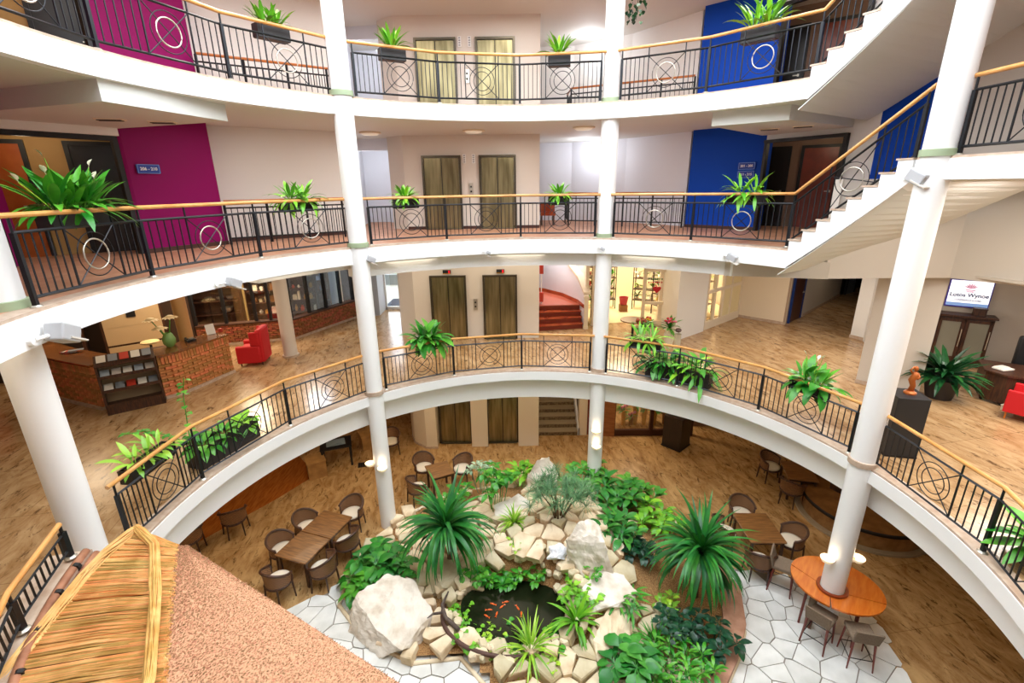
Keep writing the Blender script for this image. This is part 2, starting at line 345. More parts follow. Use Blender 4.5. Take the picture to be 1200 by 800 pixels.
# ---- walls of the two galleries
def W(side, pts, z0, z1, mt, t=.12):
    for a, b in zip(pts[:-1], pts[1:]): struct('wall_' + side, MB().wall(a, b, z0, z1, t), mt)
for z, zt in ((H2, 10.40), (H3, 13.5)):
    W('left', [(-6.97, 12.05), (-7.85, 10.42)][::-1], z, zt, M_purple, .1)
    W('left', [(-8.2, 10.75), (-7.85, 10.42)], z, zt, M_purple, .06)
    W('left', [(-6.97, 12.05), (-7.35, 12.6)], z, zt, M_purple, .08)
    W('left', [(-7.4, 12.5), (-4.65, 14.4)], z, zt, M_wallw)
    W('left', [(-4.65, 14.4), (-5.5, 19.2)], z, zt, M_wallb)
    W('back', [(-5.7, 19.2), (-2.5, 19.2)], z, zt, M_wallb)
    W('back', [(-5.6, 16.6), (-3.7, 16.4)], zt - .35, zt, M_wallb)
    # lift block
    struct('wall_lift', MB().prism([(-3.78, 16.0), (-3.24, 15.62), (.92, 15.62), (.92, 18.6), (-3.78, 18.6)], z, zt), M_lift)
    W('back', [(.9, 19.0), (2.3, 18.9), (4.0, 17.6), (5.45, 15.5)][::-1], z, zt, M_wallb if z < 9 else M_wallw, -.12)
    W('right', [(5.38, 15.17), (6.86, 13.78)], z, zt, M_blue)
    W('right', [(6.86, 13.78), (7.2, 14.1)], z, zt, M_blue, .06)
    W('right', [(7.9, 12.0), (8.2, 11.52)], z, zt, M_wallw)
    # far-left magenta pier and the rest of the ring behind the photographer
    W('left', [(-9.15, 9.1), (-8.95, 8.6), (-8.9, 7.0), (-8.4, 3.5), (-6.5, -1), (-2.5, -3)][::-1], z, zt, M_purple if z < 9 else M_purple)
    W('front', [(-2.5, -3), (3, -3), (7, -1), (9, 2)], z, zt, M_wallw, -.1)
    # left corridor
    W('left', [(-8.3, 11.3), (-12.2, 8.6)][::-1], z, zt, M_ochre)
    W('left', [(-8.95, 8.6), (-12.2, 7.6)], z, zt, M_ochre)
    # header and black frame of the left opening
    zh = z + 2.33
    struct('wall_left', MB().wall((-7.85, 10.42), (-8.95, 8.6), zh, zt, .1), M_wallw)
    f = MB(); f.wall((-7.87, 10.40), (-8.95, 8.62), zh - .09, zh + .02, -.14); f.wall((-7.85, 10.43), (-7.9, 10.35), z, zh, -.14); f.wall((-8.91, 8.68), (-8.96, 8.6), z, zh, -.14)
    struct('door_frame', f, M_blk)
    # right opening
    struct('wall_right', MB().wall((6.86, 13.78), (7.9, 12.0), zh, zt, .1), M_wallw)
    f = MB(); f.wall((6.86, 13.77), (7.9, 12.0), zh - .06, zh + .02, -.12); f.wall((6.87, 13.75), (6.91, 13.68), z, zh, -.12); f.wall((7.86, 12.07), (7.9, 12.0), z, zh, -.12)
    struct('door_frame', f, M_blk)
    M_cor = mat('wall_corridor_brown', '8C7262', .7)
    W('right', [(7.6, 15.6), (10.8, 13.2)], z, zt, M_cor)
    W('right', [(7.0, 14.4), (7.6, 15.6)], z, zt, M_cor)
W('right', [(8.2, 11.52), (8.72, 10.2)], 8.3, 13.5, M_blue)
W('right', [(8.72, 10.2), (9.7, 8.0), (10.2, 5.5), (9, 2)], 8.95, 13.5, M_greige)
# unseen outer shell of the building, added to block sky light from the sides
W('right', [(19, -7), (19, 24.5)], 0, 13.8, M_wallw); W('left', [(-19, 24.5), (-19, -7)], 0, 13.8, M_wallw); W('front', [(-19, -7), (19, -7)][::-1], 0, 13.8, M_wallw, -.2)
W('back', [(-19, 24.5), (-9, 24.5)], 0, 13.8, M_wallw); W('back', [(-2.5, 24.5), (19, 24.5)], 0, 13.8, M_wallw); W('back', [(-9, 24.5), (-2.5, 24.5)], 0, H1, M_wallw); W('left', [(-9, 20.0), (-9, 24.5)], H1, 13.8, M_wallw); W('right', [(-2.5, 19.5), (-2.5, 24.5)], H1, 13.8, M_wallw); W('back', [(-9, 20.05), (-2.5, 20.05)], 6.62, 13.8, M_wallw); W('back', [(-9, 20.05), (-5.4, 20.05)], H1, 6.62, M_wallw); W('back', [(-3.6, 20.05), (-2.5, 20.05)], H1, 6.62, M_wallw)
# doors in the side corridors: boxed panel, frame and handle
dn = 1
def hoteldoor(a, b, z, h, mt, frame=M_blk, off=.05):
    global dn
    d = Vector((b[0] - a[0], b[1] - a[1], 0)); L = d.length; d.normalize(); nrm = Vector((d.y, -d.x, 0)); rz = math.atan2(d.y, d.x)
    c = Vector((a[0], a[1], z)) + d * L / 2 + nrm * off
    o = struct('door_%d' % dn, B((0, 0, h / 2), (L - .16, .05, h)), mt, loc=c, rz=rz); dn += 1
    fr = MB().box((-L / 2 + .04, 0, h / 2), (.08, .1, h)).box((L / 2 - .04, 0, h / 2), (.08, .1, h)).box((0, 0, h + .04), (L, .1, .08))
    obj('door_frame', fr, frame, o)
    obj('door_handle', MB().box((L / 2 - .2, -.05, 1.02), (.14, .03, .025)).box((L / 2 - .14, -.035, 1.02), (.04, .05, .06)), M_silver, o)
    return o
M_dorange = mat('door_orange', 'A8501E', .35, 0, 'B8622A', 3); M_dred = mat('door_redbrown', '8A3A26', .35, 0, '733020', 3); M_ddark = mat('door_dark', '1A1512', .3)
for z in (H2, H3):
    hoteldoor((-9.2, 10.68), (-8.35, 11.26), z, 2.2, M_ddark)
    hoteldoor((-10.6, 9.71), (-9.68, 10.35), z, 2.2, M_dorange)
    hoteldoor((7.68, 15.54), (8.3, 15.08), z, 2.2, M_ddark)
    hoteldoor((8.5, 14.92), (9.3, 14.32), z, 2.2, M_dred)
# skirtings on the galleries
bb = mat('dark_skirting', '4A2A20', .5)
for z in (H2, H3):
    for k_, (a, b) in enumerate((((-7.85, 10.42), (-6.97, 12.05)), ((-7.2, 12.62), (-4.65, 14.4)), ((-3.24, 15.62), (.92, 15.62)), ((5.38, 15.17), (6.86, 13.78)))):
        struct('baseboard_' + ('left', 'left', 'back', 'right')[k_], MB().wall(a, b, z, z + .09, -.02), bb)

# ---- columns
colpos = {'A': (-5.93, 5.47), 'B': (-3.50, 11.15), 'C': (2.42, 12.52), 'D': (6.45, 7.70)}
for k, (x, y) in colpos.items():
    rr = .21
    struct('column', MB().cyl((x, y), rr, 0, 14, 40), M_white, 'a')
    for z in ((H1, H2, H3) if k != 'D' else (H1, H25, H35)):
        struct('column_ring', MB().lathe([(rr + .03, z), (rr + .03, z + .10), (rr + .002, z + .105)], (x, y), 40), M_green if z > 5 else M_rim, 'a')
struct('column', MB().cyl((-6.88, 14.08), .2, H1, 7.27, 32), mat('col_greige', 'D8CFC6', .5), 'a'); struct('column_ring', MB().cyl((-6.88, 14.08), .24, H1, H1 + .06, 32), M_rim)
struct('column', MB().cyl((-8.95, 12.6), .17, H1, 7.27, 28), mat('col_tan', 'C89A62', .5), 'a')

# ---- lifts on four levels
for lvl, (z, wallm) in enumerate(((0, 0), (H1, 0), (H2, 1), (H3, 1))):
    nm = ('ground floor', 'lobby', 'middle gallery', 'top gallery')[lvl]
    for k, (x0, x1) in enumerate(((-2.62, -1.55), (-.88, .13))):
        c = (x0 + x1) / 2; L = x1 - x0; h = 2.12
        t = thing('lift_entrance', 'bronze steel two-leaf lift door, %s of the pair on the %s' % (('left', 'right')[k], nm), 'elevator', (c, 15.6, z), 0, 'lift doors')
        obj('door_leaf', B((-L / 4 - .002, -.0, h / 2), (L / 2 - .022, .04, h - .02)), M_steel, t); obj('door_leaf', B((L / 4 + .002, 0, h / 2), (L / 2 - .022, .04, h - .02)), M_steel, t)
        obj('door_frame', MB().box((-L / 2 - .03, -.03, h / 2), (.06, .1, h)).box((L / 2 + .03, -.03, h / 2), (.06, .1, h)).box((0, -.03, h + .03), (L + .12, .1, .06)), M_frame, t)
        obj('shaft_gap', B((0, .005, h / 2), (.03, .02, h - .02)), M_blk, t); obj('sill', B((0, -.06, .01), (L, .14, .02)), M_frame, t)
    t = thing('call_button_panel', 'small steel call button plate between the lift doors on the %s' % nm, 'button panel', (-1.2, 15.6, z + 1.2), 0, 'lift call panels')
    obj('plate', B((0, -.01, 0), (.13, .02, .36)), M_silver, t)
    for dz in (-.07, .07): obj('button', MB().box((0, -.025, dz), (.05, .02, .05)), M_blk, t)
    if lvl in (2, 3):
        for k, x in enumerate((-1.38, -1.10)):
            t = thing('floor_indicator', 'narrow white %s notice plate above the call buttons on the %s' % (('left', 'right')[k], nm), 'sign', (x, 15.6, z + 2.08), 0, 'lift notice plates')
            obj('plate', B((0, -.01, 0), (.10, .02, .26)), M_white, t); 
            for j in range(4): obj('symbol', B((0, -.022, .09 - j * .06), (.05, .006, .03)), mat('grey_print', '8A8A90', .6), t)
    if lvl == 1:
        for k, x in enumerate((-2.1, -.35)):
            t = thing('floor_display', 'small red and black floor display above the %s lobby lift' % ('left', 'right')[k], 'display', (x, 15.6, z + 2.3), 0, 'lift floor displays')
            obj('housing', B((0, -.02, 0), (.26, .04, .12)), M_blk, t); obj('screen', B((.08, -.043, 0), (.05, .006, .09)), mat('red_led', 'C01020', .4, emit=1), t); obj('brass_strip', B((0, -.043, -.055), (.26, .006, .02)), mat('brass', 'D9A030', .3, .6), t)
# lift block on ground and lobby
struct('wall_lift', MB().prism([(-4.0, 16.7), (-3.85, 16.25), (-3.24, 15.62), (-.95, 15.62), (.92, 15.62), (.92, 18.6), (-4.0, 18.6)], H1, 7.27), M_lift)
struct('wall_lift', MB().prism([(-3.8, 16.1), (-3.6, 15.6), (-3.1, 15.2), (-2.72, 15.2), (-2.72, 15.62), (.92, 15.62), (.92, 18.6), (-3.8, 18.6)], 0, 3.7), M_cream)
struct('wall_lift', MB().box((-1.2, 15.45, 1.85), (.58, .36, 3.7)), M_cream)
struct('wall_lift', MB().box((.55, 15.45, 1.85), (.72, .36, 3.7)), M_cream)
struct('baseboard_back', MB().prism([(-3.82, 16.1), (-3.62, 15.58), (-3.12, 15.17), (-2.7, 15.17), (-2.7, 15.3), (-3.1, 15.3)], 0, .07), M_rim)
# ---- ground floor back and side walls
W('back', [(2.45, 16.0), (2.75, 16.0)], 0, 3.7, M_cream, .3); W('back', [(.9, 19), (2.6, 19)], 0, 3.7, M_cream)
W('back', [(2.6, 19), (2.6, 16.3)], 0, 3.7, M_cream)
W('back', [(2.75, 16.05), (3.1, 16.0)], 0, 3.7, mat('red_brown_panel', '7A2418', .4), .1)
W('back', [(3.1, 15.95), (3.75, 15.85)], 0, 3.7, mat('wood_panel_wall', 'A5683A', .4, 0, '8C5228', 3, stretch=(1, 1, 5)), .1)
W('back', [(6.8, 16.6), (12, 16.5), (15, 12), (15.5, 4)], 0, 3.7, mat('wall_brown', '8A6446', .7))
W('back', [(3.75, 18.6), (6.9, 18.6)], 0, 3.7, mat('shop_back', 'A88A5A', .7))
W('left', [(-13, 5), (-12.5, 13), (-8, 18.5), (-3.8, 18.6)][::-1], 0, 3.7, mat('wall_warm', 'A8763E', .7), -.1)
# granite stair on the ground floor
st = thing('granite_stair', 'straight brown granite steps rising beside the ground floor lifts', 'stairs', (1.65, 16.0, 0))
M_gran = mat('granite', '8A7658', .45, 0, '5E4A34', 14, ramp=(.4, .6)); M_nose = mat('granite_nose', 'A4947A', .4)
for i in range(9):
    obj('riser', B((0, .15 + i * .29, (i + .5) * .175), (1.5, .3, .175 * (i + 1) if False else .17)), M_gran, st)
    obj('tread', B((0, .14 + i * .29, (i + 1) * .175 - .015), (1.5, .33, .035)), M_nose, st)
for sx in (-.8, .8): obj('stringer', MB().prism([(sx - .04, 0), (sx + .04, 0), (sx + .04, 2.8), (sx - .04, 2.8)], 0, lambda q: .3 + q[1] * .6), M_wallb, st)
# ground-floor glazed shop front with shelves
sf = thing('shop_window', 'dark framed glazed front with flowers inside on the ground floor', 'shop window', (4.7, 15.95, 0), R(-1))
f = MB()
for x in (-.98, .42, 1.15, 1.9): f.box((x, 0, 1.3), (.12, .14, 2.6))
f.box((.45, 0, .12), (3.0, .12, .24)).box((.45, 0, 2.55), (3.0, .14, .16))
obj('frame', f, mat('mahogany_dark', '3E1A10', .35), sf)
for x, wd in ((-.28, 1.28), (.78, .6), (1.52, .62)): obj('pane', B((x, 0, 1.3), (wd, .02, 2.2)), M_glass, sf)
def plantpot(name, label, cat, loc, sz, mt, lm, nl=26, seed=1):
    rg = random.Random(seed); t = thing(name, label, cat, loc)
    obj('pot', MB().lathe([(sz * .3, 0), (sz * .42, sz * .55), (sz * .46, sz * .6), (sz * .4, sz * .58), (.01, sz * .55)], (0, 0), 18), mt, t, 'a')
    mb = MB()
    for i in range(nl):
        blade(mb, (0, 0, sz * .55), rg.uniform(0, 6.28), R(rg.uniform(25, 85)), sz * rg.uniform(.7, 1.25), sz * .14, R(rg.uniform(30, 90)), 5, 'lance')
    stuff(obj('foliage', mb, lm, t)); return t
# ================================================================ balustrades
def m_shared(cache={}):
    return cache
BM = {}
def shared(key, fn, mt):
    if key not in BM: BM[key] = fn().mesh(key, mt)
    return BM[key]
def balustrade(label, posts, z, RR=6.15, silver=False):
    """posts: angles; z: floor height or list of heights per post"""
    zs = z if isinstance(z, (list, tuple)) else [z] * len(posts)
    P = [pol(a, RR, zz) for a, zz in zip(posts, zs)]
    t = thing('balustrade', label, 'railing', (0, 0, 0), 0, 'gallery balustrades of black iron with wooden handrail')
    ext0 = (P[0] - P[1]).normalized() * .10; ext1 = (P[-1] - P[-2]).normalized() * .10
    HP = [P[0] + ext0] + P[1:-1] + [P[-1] + ext1]
    obj('handrail', MB().tube([q + Vector((0, 0, 1.05)) for q in HP], .032, 10), M_rail, t, 'a')
    for q in P:
        po = obj('post', shared('post', lambda: MB().box((0, 0, .43), (.05, .05, .86)).cyl((0, 0), .016, .86, 1.03, 8), M_black), M_black, t, loc=q, rz=math.atan2(q.y - CY, q.x - CX))
        obj('base_plate', shared('base_plate', lambda: MB().lathe([(.065, 0), (.065, .012), (.045, .03)], (0, 0), 14), M_silver), M_silver, po)
    for i in range(len(P) - 1):
        a, b = P[i], P[i + 1]; d = b - a; L = math.hypot(d.x, d.y); yaw = math.atan2(d.y, d.x); sl = d.z / L
        def at(s_, h): return a + d * s_ + Vector((0, 0, h))
        for h, nm in ((.86, 'top_bar'), (.12, 'bottom_bar')):
            obj(nm, MB().tube([at(0, h), at(1, h)], .02, 4), M_black, t)
        pw = min(.78, L * .42) if L > 1.2 else .5
        s0 = .5 - pw / 2 / L + .03; s1 = s0 + pw / L
        nb0 = 5; nb1 = 4
        for cnt, u0, u1 in ((nb0, 0, s0), (nb1, s1, 1)):
            for k in range(cnt):
                s_ = u0 + (u1 - u0) * (k + 1) / (cnt + 1)
                obj('baluster', shared('baluster', lambda: MB().box((0, 0, .37), (.014, .014, .74)), M_black), M_black, t, loc=at(s_, .12), rz=yaw)
        for s_ in (s0, s1): obj('panel_upright', shared('panel_upright', lambda: MB().box((0, 0, .46), (.02, .02, .92)), M_black), M_black, t, loc=at(s_, .12), rz=yaw)
        obj('cross_bar', MB().tube([at(s0, .13), at(s1, .85)], .009, 5), M_black, t); obj('cross_bar', MB().tube([at(s1, .13), at(s0, .85)], .009, 5), M_black, t)
        sc = (s0 + s1) / 2; dn_ = d.copy(); dn_.z = 0; dn_.normalize()
        for rr, thick, mt, nm in ((.29, .008, M_black, 'outer_ring'), (.2, .012 if silver else .008, M_silver if silver else M_black, 'inner_ring')):  # inner ring silver in lit bays, black in dim ones: light put into colour
            pts = []
            for k in range(32):
                th = 2 * math.pi * k / 32; u = math.cos(th) * rr
                pts.append(at(sc, .49) + dn_ * u + Vector((0, 0, math.sin(th) * rr)))
            obj(nm, MB().tube(pts, thick, 5, True), mt, t, True)
    return t
for lv, z, nm in ((1, H1, 'lobby level'), (2, H2, 'middle gallery'), (3, H3, 'top gallery')):
    balustrade('black balustrade with oak handrail on the %s, between the two left columns' % nm, [186.5 if lv == 1 else 189.2, 171, 151, 131.4], z, silver=lv > 1)
    balustrade('black balustrade with oak handrail on the %s, in front of the lifts' % nm, [127.4, 109.8, 92, 74.3], z)
balustrade('black balustrade with oak handrail on the lobby level, between the two right columns', [70.1, 52.4, 33.6, 14.6], H1)
balustrade('black balustrade on the lobby level at the right edge, right of the right column', [9.6, -10, -29], H1)
def short_rail():
    t = thing('balustrade', 'short black balustrade on a raised ledge by the reed roof at the lower left', 'railing', (0, 0, 0), 0, 'gallery balustrades of black iron with wooden handrail'); A = [196.3, 206.5, 217]
    Q = [pol(a, 6.15, 0) for a in A]
    obj('handrail', MB().tube([q + Vector((0, 0, 5.17)) for q in Q], .03, 10), M_rail, t, 'a'); obj('top_bar', MB().tube([q + Vector((0, 0, 5.03)) for q in Q], .016, 4), M_black, t); obj('bottom_bar', MB().tube([q + Vector((0, 0, 4.8)) for q in Q], .018, 4), M_black, t)
    for q in Q: obj('post', MB().box((0, 0, 4.88), (.06, .06, .36)).cyl((0, 0), .018, 5.05, 5.15, 8), M_black, t, loc=q); obj('base_plate', shared('base_plate', lambda: None, M_silver), M_silver, t, loc=q + Vector((0, 0, 4.69)))
    for i in range(1, 20):
        q = Q[0].lerp(Q[1], i / 10) if i < 10 else Q[1].lerp(Q[2], (i - 10) / 10 + .05); obj('baluster', shared('short_baluster', lambda: B((0, 0, 4.91), (.016, .016, .22)), M_black), M_black, t, loc=q)
    struct('ledge', MB().ring(195, 220, 6.0, 6.45, H1, 4.66, 24), M_rim)
short_rail()
for z, nm in ((H2, 'middle gallery'), (H3, 'top gallery')):
    balustrade('black balustrade climbing the curved stair from the %s' % nm, [70, 52.6, 33.2, 15.0], [z, z, z + .02, z + 1.55], silver=True)
balustrade('black balustrade on the raised landing at the upper right edge', [9.0, -10, -29], H25)
# stairwell guard rails at the back of the two galleries
def guard(label, pts, z):
    t = thing('stairwell_rail', label, 'railing', (0, 0, 0), 0, 'stairwell guard rails'); P = [Vector((x, y, z)) for x, y in pts]
    obj('handrail', MB().tube([q + Vector((0, 0, 1.02)) for q in P], .03, 8), mat('brown_handrail', 'B4682C', .35), t, 'a')
    for h, nm in ((.86, 'top_bar'), (.15, 'bottom_bar')): obj(nm, MB().tube([q + Vector((0, 0, h)) for q in P], .018, 4), M_black, t)
    for i in range(len(P) - 1):
        d = P[i + 1] - P[i]; k = int(d.length / .13)
        for j in range(k + 1):
            q = P[i] + d * j / k
            if j % 7 == 0: obj('post', shared('guard_post', lambda: B((0, 0, .5), (.045, .045, 1.0)), M_black), M_black, t, loc=q)
            else: obj('baluster', shared('guard_baluster', lambda: B((0, 0, .5), (.014, .014, .7)), M_black), M_black, t, loc=q)
for z, nm in ((H2, 'middle gallery'), (H3, 'top gallery')):
    guard('stairwell rail with brown handrail at the back left of the %s' % nm, [(-6.85, 11.95), (-4.45, 13.6)], z)
    guard('stairwell rail with brown handrail at the back right of the %s' % nm, [(1.95, 17.6), (1.95, 16.6), (5.2, 14.95)], z)

# ================================================================ planter boxes on the rails
def railbox(a, z, L, label, nleaf, Lf, mt, seed, flowers=(), dr=.17, elevs=(75, 55, 35, 15, 0), kind='lance', Wd=.09, group='planters hung on the balustrades'):
    q = pol(a, 6.15 + dr, z); t = thing('rail_planter', label, 'planter', q, R(a + 90), group)
    obj('planter_box', MB().box((0, 0, -.10), (L, .20, .04)).box((0, -.1, 0), (L, .02, .22)).box((0, .1, 0), (L, .02, .22)).box((-L / 2, 0, 0), (.02, .22, .22)).box((L / 2, 0, 0), (.02, .22, .22)), M_pot, t)
    obj('soil', B((0, 0, .05), (L - .03, .18, .05)), M_soil, t)
    k = max(1, int(L / .3))
    for i in range(k):
        leafplant(t, nleaf // k, mt, Lf, Wd, elevs, [(40 if e > 60 else 70) for e in elevs], kind, .1, 'rb%d%s' % (int(Lf * 100), kind), seed + i, center=((i + .5) / k * L * .8 - L * .4, 0, .1))
    if flowers: bloom(t, flowers)
    return t
E3 = (86, 76, 62, 80, 48)
railbox(141.5, H3 + .97, .6, 'planter with small bright green plants on the top gallery rail, left bay', 60, .36, G_bright, 1, Wd=.06, elevs=E3)
railbox(118.8, H3 + .95, .55, 'planter with two upright green plants on the top gallery rail left of the lifts', 44, .46, G_bright, 2, Wd=.06, elevs=E3)
railbox(83.4, H3 + .95, .5, 'planter with two spiky green plants on the top gallery rail right of the lifts', 40, .46, G_bright, 3, Wd=.06, elevs=E3)
railbox(44.3, H3 + .95, .65, 'planter with tall arching leaves on the top gallery rail before the blue wall', 50, .58, G_bright, 4, Wd=.065, elevs=E3)
railbox(178.5, H2 + .95, .9, 'large peace lily planter on the middle gallery rail at the left edge', 150, .56, G_mid, 5, Wd=.085, flowers=((.35, .1, .55), (-.3, .1, .65), (.1, -.1, .75), (-.45, .0, .5), (.62, .0, .45)), elevs=(82, 62, 42, 20, 72))
railbox(141.2, H2 + .95, .72, 'bushy planter on the middle gallery rail before the white wall', 96, .42, G_bright, 6, Wd=.075, elevs=(78, 55, 32, 10, -10))
railbox(118.4, H2 + .92, .58, 'planter with rounded green plant on the middle gallery rail left of the lifts', 64, .36, G_bright, 7, Wd=.07)
railbox(83.0, H2 + .92, .52, 'planter with small green plant on the middle gallery rail right of the lifts', 56, .34, G_bright, 8, Wd=.07)
railbox(42.7, H2 + .95, .75, 'planter with arching leaves on the middle gallery rail before the blue wall', 70, .5, G_bright, 9, Wd=.07)
railbox(115.5, H1 + .97, .62, 'full dark green peace lily on the lobby rail left of the lifts', 80, .58, G_mid, 10, Wd=.16, elevs=(80, 60, 40, 20, 0))
railbox(61, H1 + .95, .8, 'planter with broad leaves on the lobby rail before the flower shop', 50, .5, G_bright, 11, Wd=.1)
railbox(25.2, H1 + .85, .75, 'peace lily with white flowers on the lobby rail near the right column', 64, .52, G_mid, 12, Wd=.14, flowers=((-.2, .1, .72), (.12, .1, .7), (.0, -.1, .6)))
railbox(178, H1 + .83, .9, 'long planter with lime leaves on the lobby rail by the left column', 40, .36, G_lime, 13, Wd=.08, elevs=(60, 40, 75, 20, 5))
def floorbox(label, a, z, L, W_, hgt, fill, seed):
    t = thing('floor_planter', label, 'planter', pol(a, 6.5, z), R(a + 90), 'dark troughs standing behind the lobby rail')
    obj('trough', MB().box((0, 0, .02), (L, W_, .04)).box((0, -W_ / 2, hgt / 2), (L, .03, hgt)).box((0, W_ / 2, hgt / 2), (L, .03, hgt)).box((-L / 2, 0, hgt / 2), (.03, W_, hgt)).box((L / 2, 0, hgt / 2), (.03, W_, hgt)), M_pot, t)
    obj('soil', B((0, 0, hgt - .08), (L - .05, W_ - .05, .05)), M_soil, t)
    for i, (x, nl, Lf, mt, sh, Wd) in enumerate(fill): leafplant(t, nl, mt, Lf, Wd, (80, 60, 40, 20, 0), (90, 80, 70, 70, 60), sh, .12, 'fb%d' % int(Lf * 100), seed + i, center=(x, 0, hgt - .05))
    return t
floorbox('long dark trough of creeping plants behind the left part of the lobby rail', 162.5, H1, 1.35, .34, .42, ((-.5, 26, .3, G_bright, 'heart', .12), (0, 26, .34, G_mid, 'heart', .12), (.45, 26, .38, G_mid, 'heart', .14)), 30)
floorbox('dark trough with drooping leaves behind the lobby rail, left of the pair', 57.3, H1, .72, .36, .42, ((-.15, 34, .55, G_mid, 'lance', .13), (.2, 26, .5, G_deep, 'lance', .12)), 40)
floorbox('dark trough with tall arching plant behind the lobby rail, right of the pair', 49.2, H1, .72, .36, .42, ((-.1, 22, .75, G_mid, 'lance', .12), (.2, 22, .6, G_bright, 'lance', .1)), 50)
t = thing('trailing_vine', 'trailing vine with round leaves climbing from the left lobby trough', 'plant', pol(168, 6.6, H1 + .45))
rg = random.Random(3)
for pts in ([(0, 0, 0), (-.15, .25, .35), (-.25, .45, .8), (-.2, .5, 1.15)], [(0, 0, 0), (-.2, -.15, .3), (-.5, -.35, .5), (-.8, -.5, .5)]):
    obj('stem', MB().tube(pts, .008, 5), G_mid, t); P = [Vector(q) for q in pts]
    for k in range(22):
        u = k / 22 * (len(P) - 1); i = int(u); q = P[i].lerp(P[i + 1], u - i)
        o = obj('leaf', leafmesh('vine', G_mid, R(20), .13, .11, R(50), 5, 'heart'), G_mid, t, loc=q); o.rotation_euler = (0, 0, rg.uniform(0, 6.28))
t = thing('corner_plant', 'broad-leaved plant behind the lobby rail at the right edge', 'plant', pol(-11.5, 6.65, H1))
obj('pot', MB().lathe([(.16, 0), (.22, .3), (.01, .28)], (0, 0), 18), M_pot, t, 'a'); leafplant(t, 30, G_mid, .5, .14, (80, 60, 45, 30, 15), (60, 70, 70, 60, 50), 'lance', .08, 'cp', 4, center=(0, 0, .3))
# hanging plant
t = thing('hanging_plant', 'dark green ivy trailing from the top gallery ceiling right of the column', 'plant', (3.1, 13.5, 13.5))
obj('stem', MB().tube([(0, 0, 0), (.05, 0, -.3), (.02, 0, -.75)], .008, 5), G_dark, t); rg = random.Random(9)
for k in range(60):
    z = -rg.random() ** .8 * .85; o = obj('leaf', leafmesh('ivy', G_dark, R(-20), .12, .1, R(60), 5, 'heart'), G_dark, t, loc=((rg.random() - .5) * .5 * (1 + z * .6), (rg.random() - .5) * .3, z)); o.rotation_euler = (0, 0, rg.uniform(0, 6.28))
# ================================================================ LOBBY LEVEL
def along(pts, s):
    P = [Vector((x, y)) for x, y in pts]
    for a, b in zip(P[:-1], P[1:]):
        l = (b - a).length
        if s <= l: return a + (b - a) * (s / l), math.atan2(b.y - a.y, b.x - a.x)
        s -= l
    return P[-1], math.atan2(b.y - a.y, b.x - a.x)
def plen(pts): return sum(math.dist(a, b) for a, b in zip(pts[:-1], pts[1:]))
def offset(pts, d):
    out = []
    for i, q in enumerate(pts):
        a = pts[max(i - 1, 0)]; b = pts[min(i + 1, len(pts) - 1)]; v = Vector((b[0] - a[0], b[1] - a[1])).normalized(); out.append((q[0] - v.y * d, q[1] + v.x * d))
    return out
def brickcounter(label, pts, seed):
    t = thing('reception_counter', label, 'counter'); L = plen(pts); rg = random.Random(seed)
    back = offset(pts, .32); obj('core', MB().prism(offset(pts, .06) + back[::-1], H1, H1 + 1.04), M_mortar, t)
    obj('plinth', MB().prism(offset(pts, -.06) + offset(pts, .06)[::-1], H1, H1 + .07), M_rim, t)
    for row in range(11):
        z = H1 + .075 + row * .073 + .032; off = .13 if row % 2 else 0; s = -off
        while s < L - .02:
            a = max(s, 0); b = min(s + .25, L); 
            if b - a > .04:
                q, an = along(pts, (a + b) / 2); o = obj('brick', shared('brick', lambda: B((0, 0, 0), (.24, .10, .062)), M_brick), M_brick, t, loc=(q.x - math.sin(an) * .03 + rg.uniform(-.006, .006), q.y + math.cos(an) * .03, z), rz=an); o.scale = ((b - a - .012) / .24, 1, 1)
            s += .262
    s = .04
    while s < L - .03:
        q, an = along(pts, s); obj('soldier_brick', shared('soldier_brick', lambda: B((0, 0, 0), (.062, .11, .2)), M_brick), M_brick, t, loc=(q.x - math.sin(an) * .03, q.y + math.cos(an) * .03, H1 + .985), rz=an); s += .078
    top = MB().prism(offset(pts, -.07) + offset(pts, .62)[::-1], H1 + 1.09, H1 + 1.14); obj('worktop', top, M_counter, t)
    return t
cr = [(-8.66, 10.98), (-8.42, 11.28), (-8.25, 11.72), (-8.10, 12.24), (-7.93, 12.76)]
cl = [(-12.4, 11.6), (-11.49, 11.12), (-10.74, 10.80), (-9.72, 10.40)]
brickcounter('curved orange brick reception counter with dark wooden top, right of the magazine rack', cr, 1)
brickcounter('orange brick reception counter with dark wooden top, left of the magazine rack', cl, 2)
# magazine rack
t = thing('magazine_rack', 'dark wooden magazine rack with sloped top between the brick counters', 'rack', (-8.93, 10.40, H1), math.atan2(.66, .87))
Wd, D = 1.08, .36
obj('side_panel', B((-Wd / 2, .18, .6), (.04, D, 1.2)), M_dwood, t); obj('side_panel', B((Wd / 2, .18, .6), (.04, D, 1.2)), M_dwood, t)
obj('base', B((0, .18, .09), (Wd, D, .18)), M_dwood, t); obj('back_panel', B((0, .35, .65), (Wd, .02, 1.2)), mat('rack_back', '9C8262', .6), t)
for z in (.20, .56, .9): obj('shelf', B((0, .16, z), (Wd - .04, D, .025)), M_dwood, t); obj('shelf_lip', B((0, -.01, z + .03), (Wd - .04, .015, .05)), M_dwood, t)
obj('top_board', MB().box((0, .18, 1.26), (Wd + .04, .42, .03), M=Matrix.Rotation(R(22), 4, 'X')), M_dwood, t)
mags = [mat('paper_%s' % c, c, .5) for c in ('E8E2D8', 'D8D0C8', 'C8402E', 'B8C4D0', '8A9098', 'EFEAE0')]
rz = t.rotation_euler.z
def rackpt(x, y, z): return Vector((-8.93 + x * math.cos(rz) - y * math.sin(rz), 10.40 + x * math.sin(rz) + y * math.cos(rz), H1 + z))
k = 0
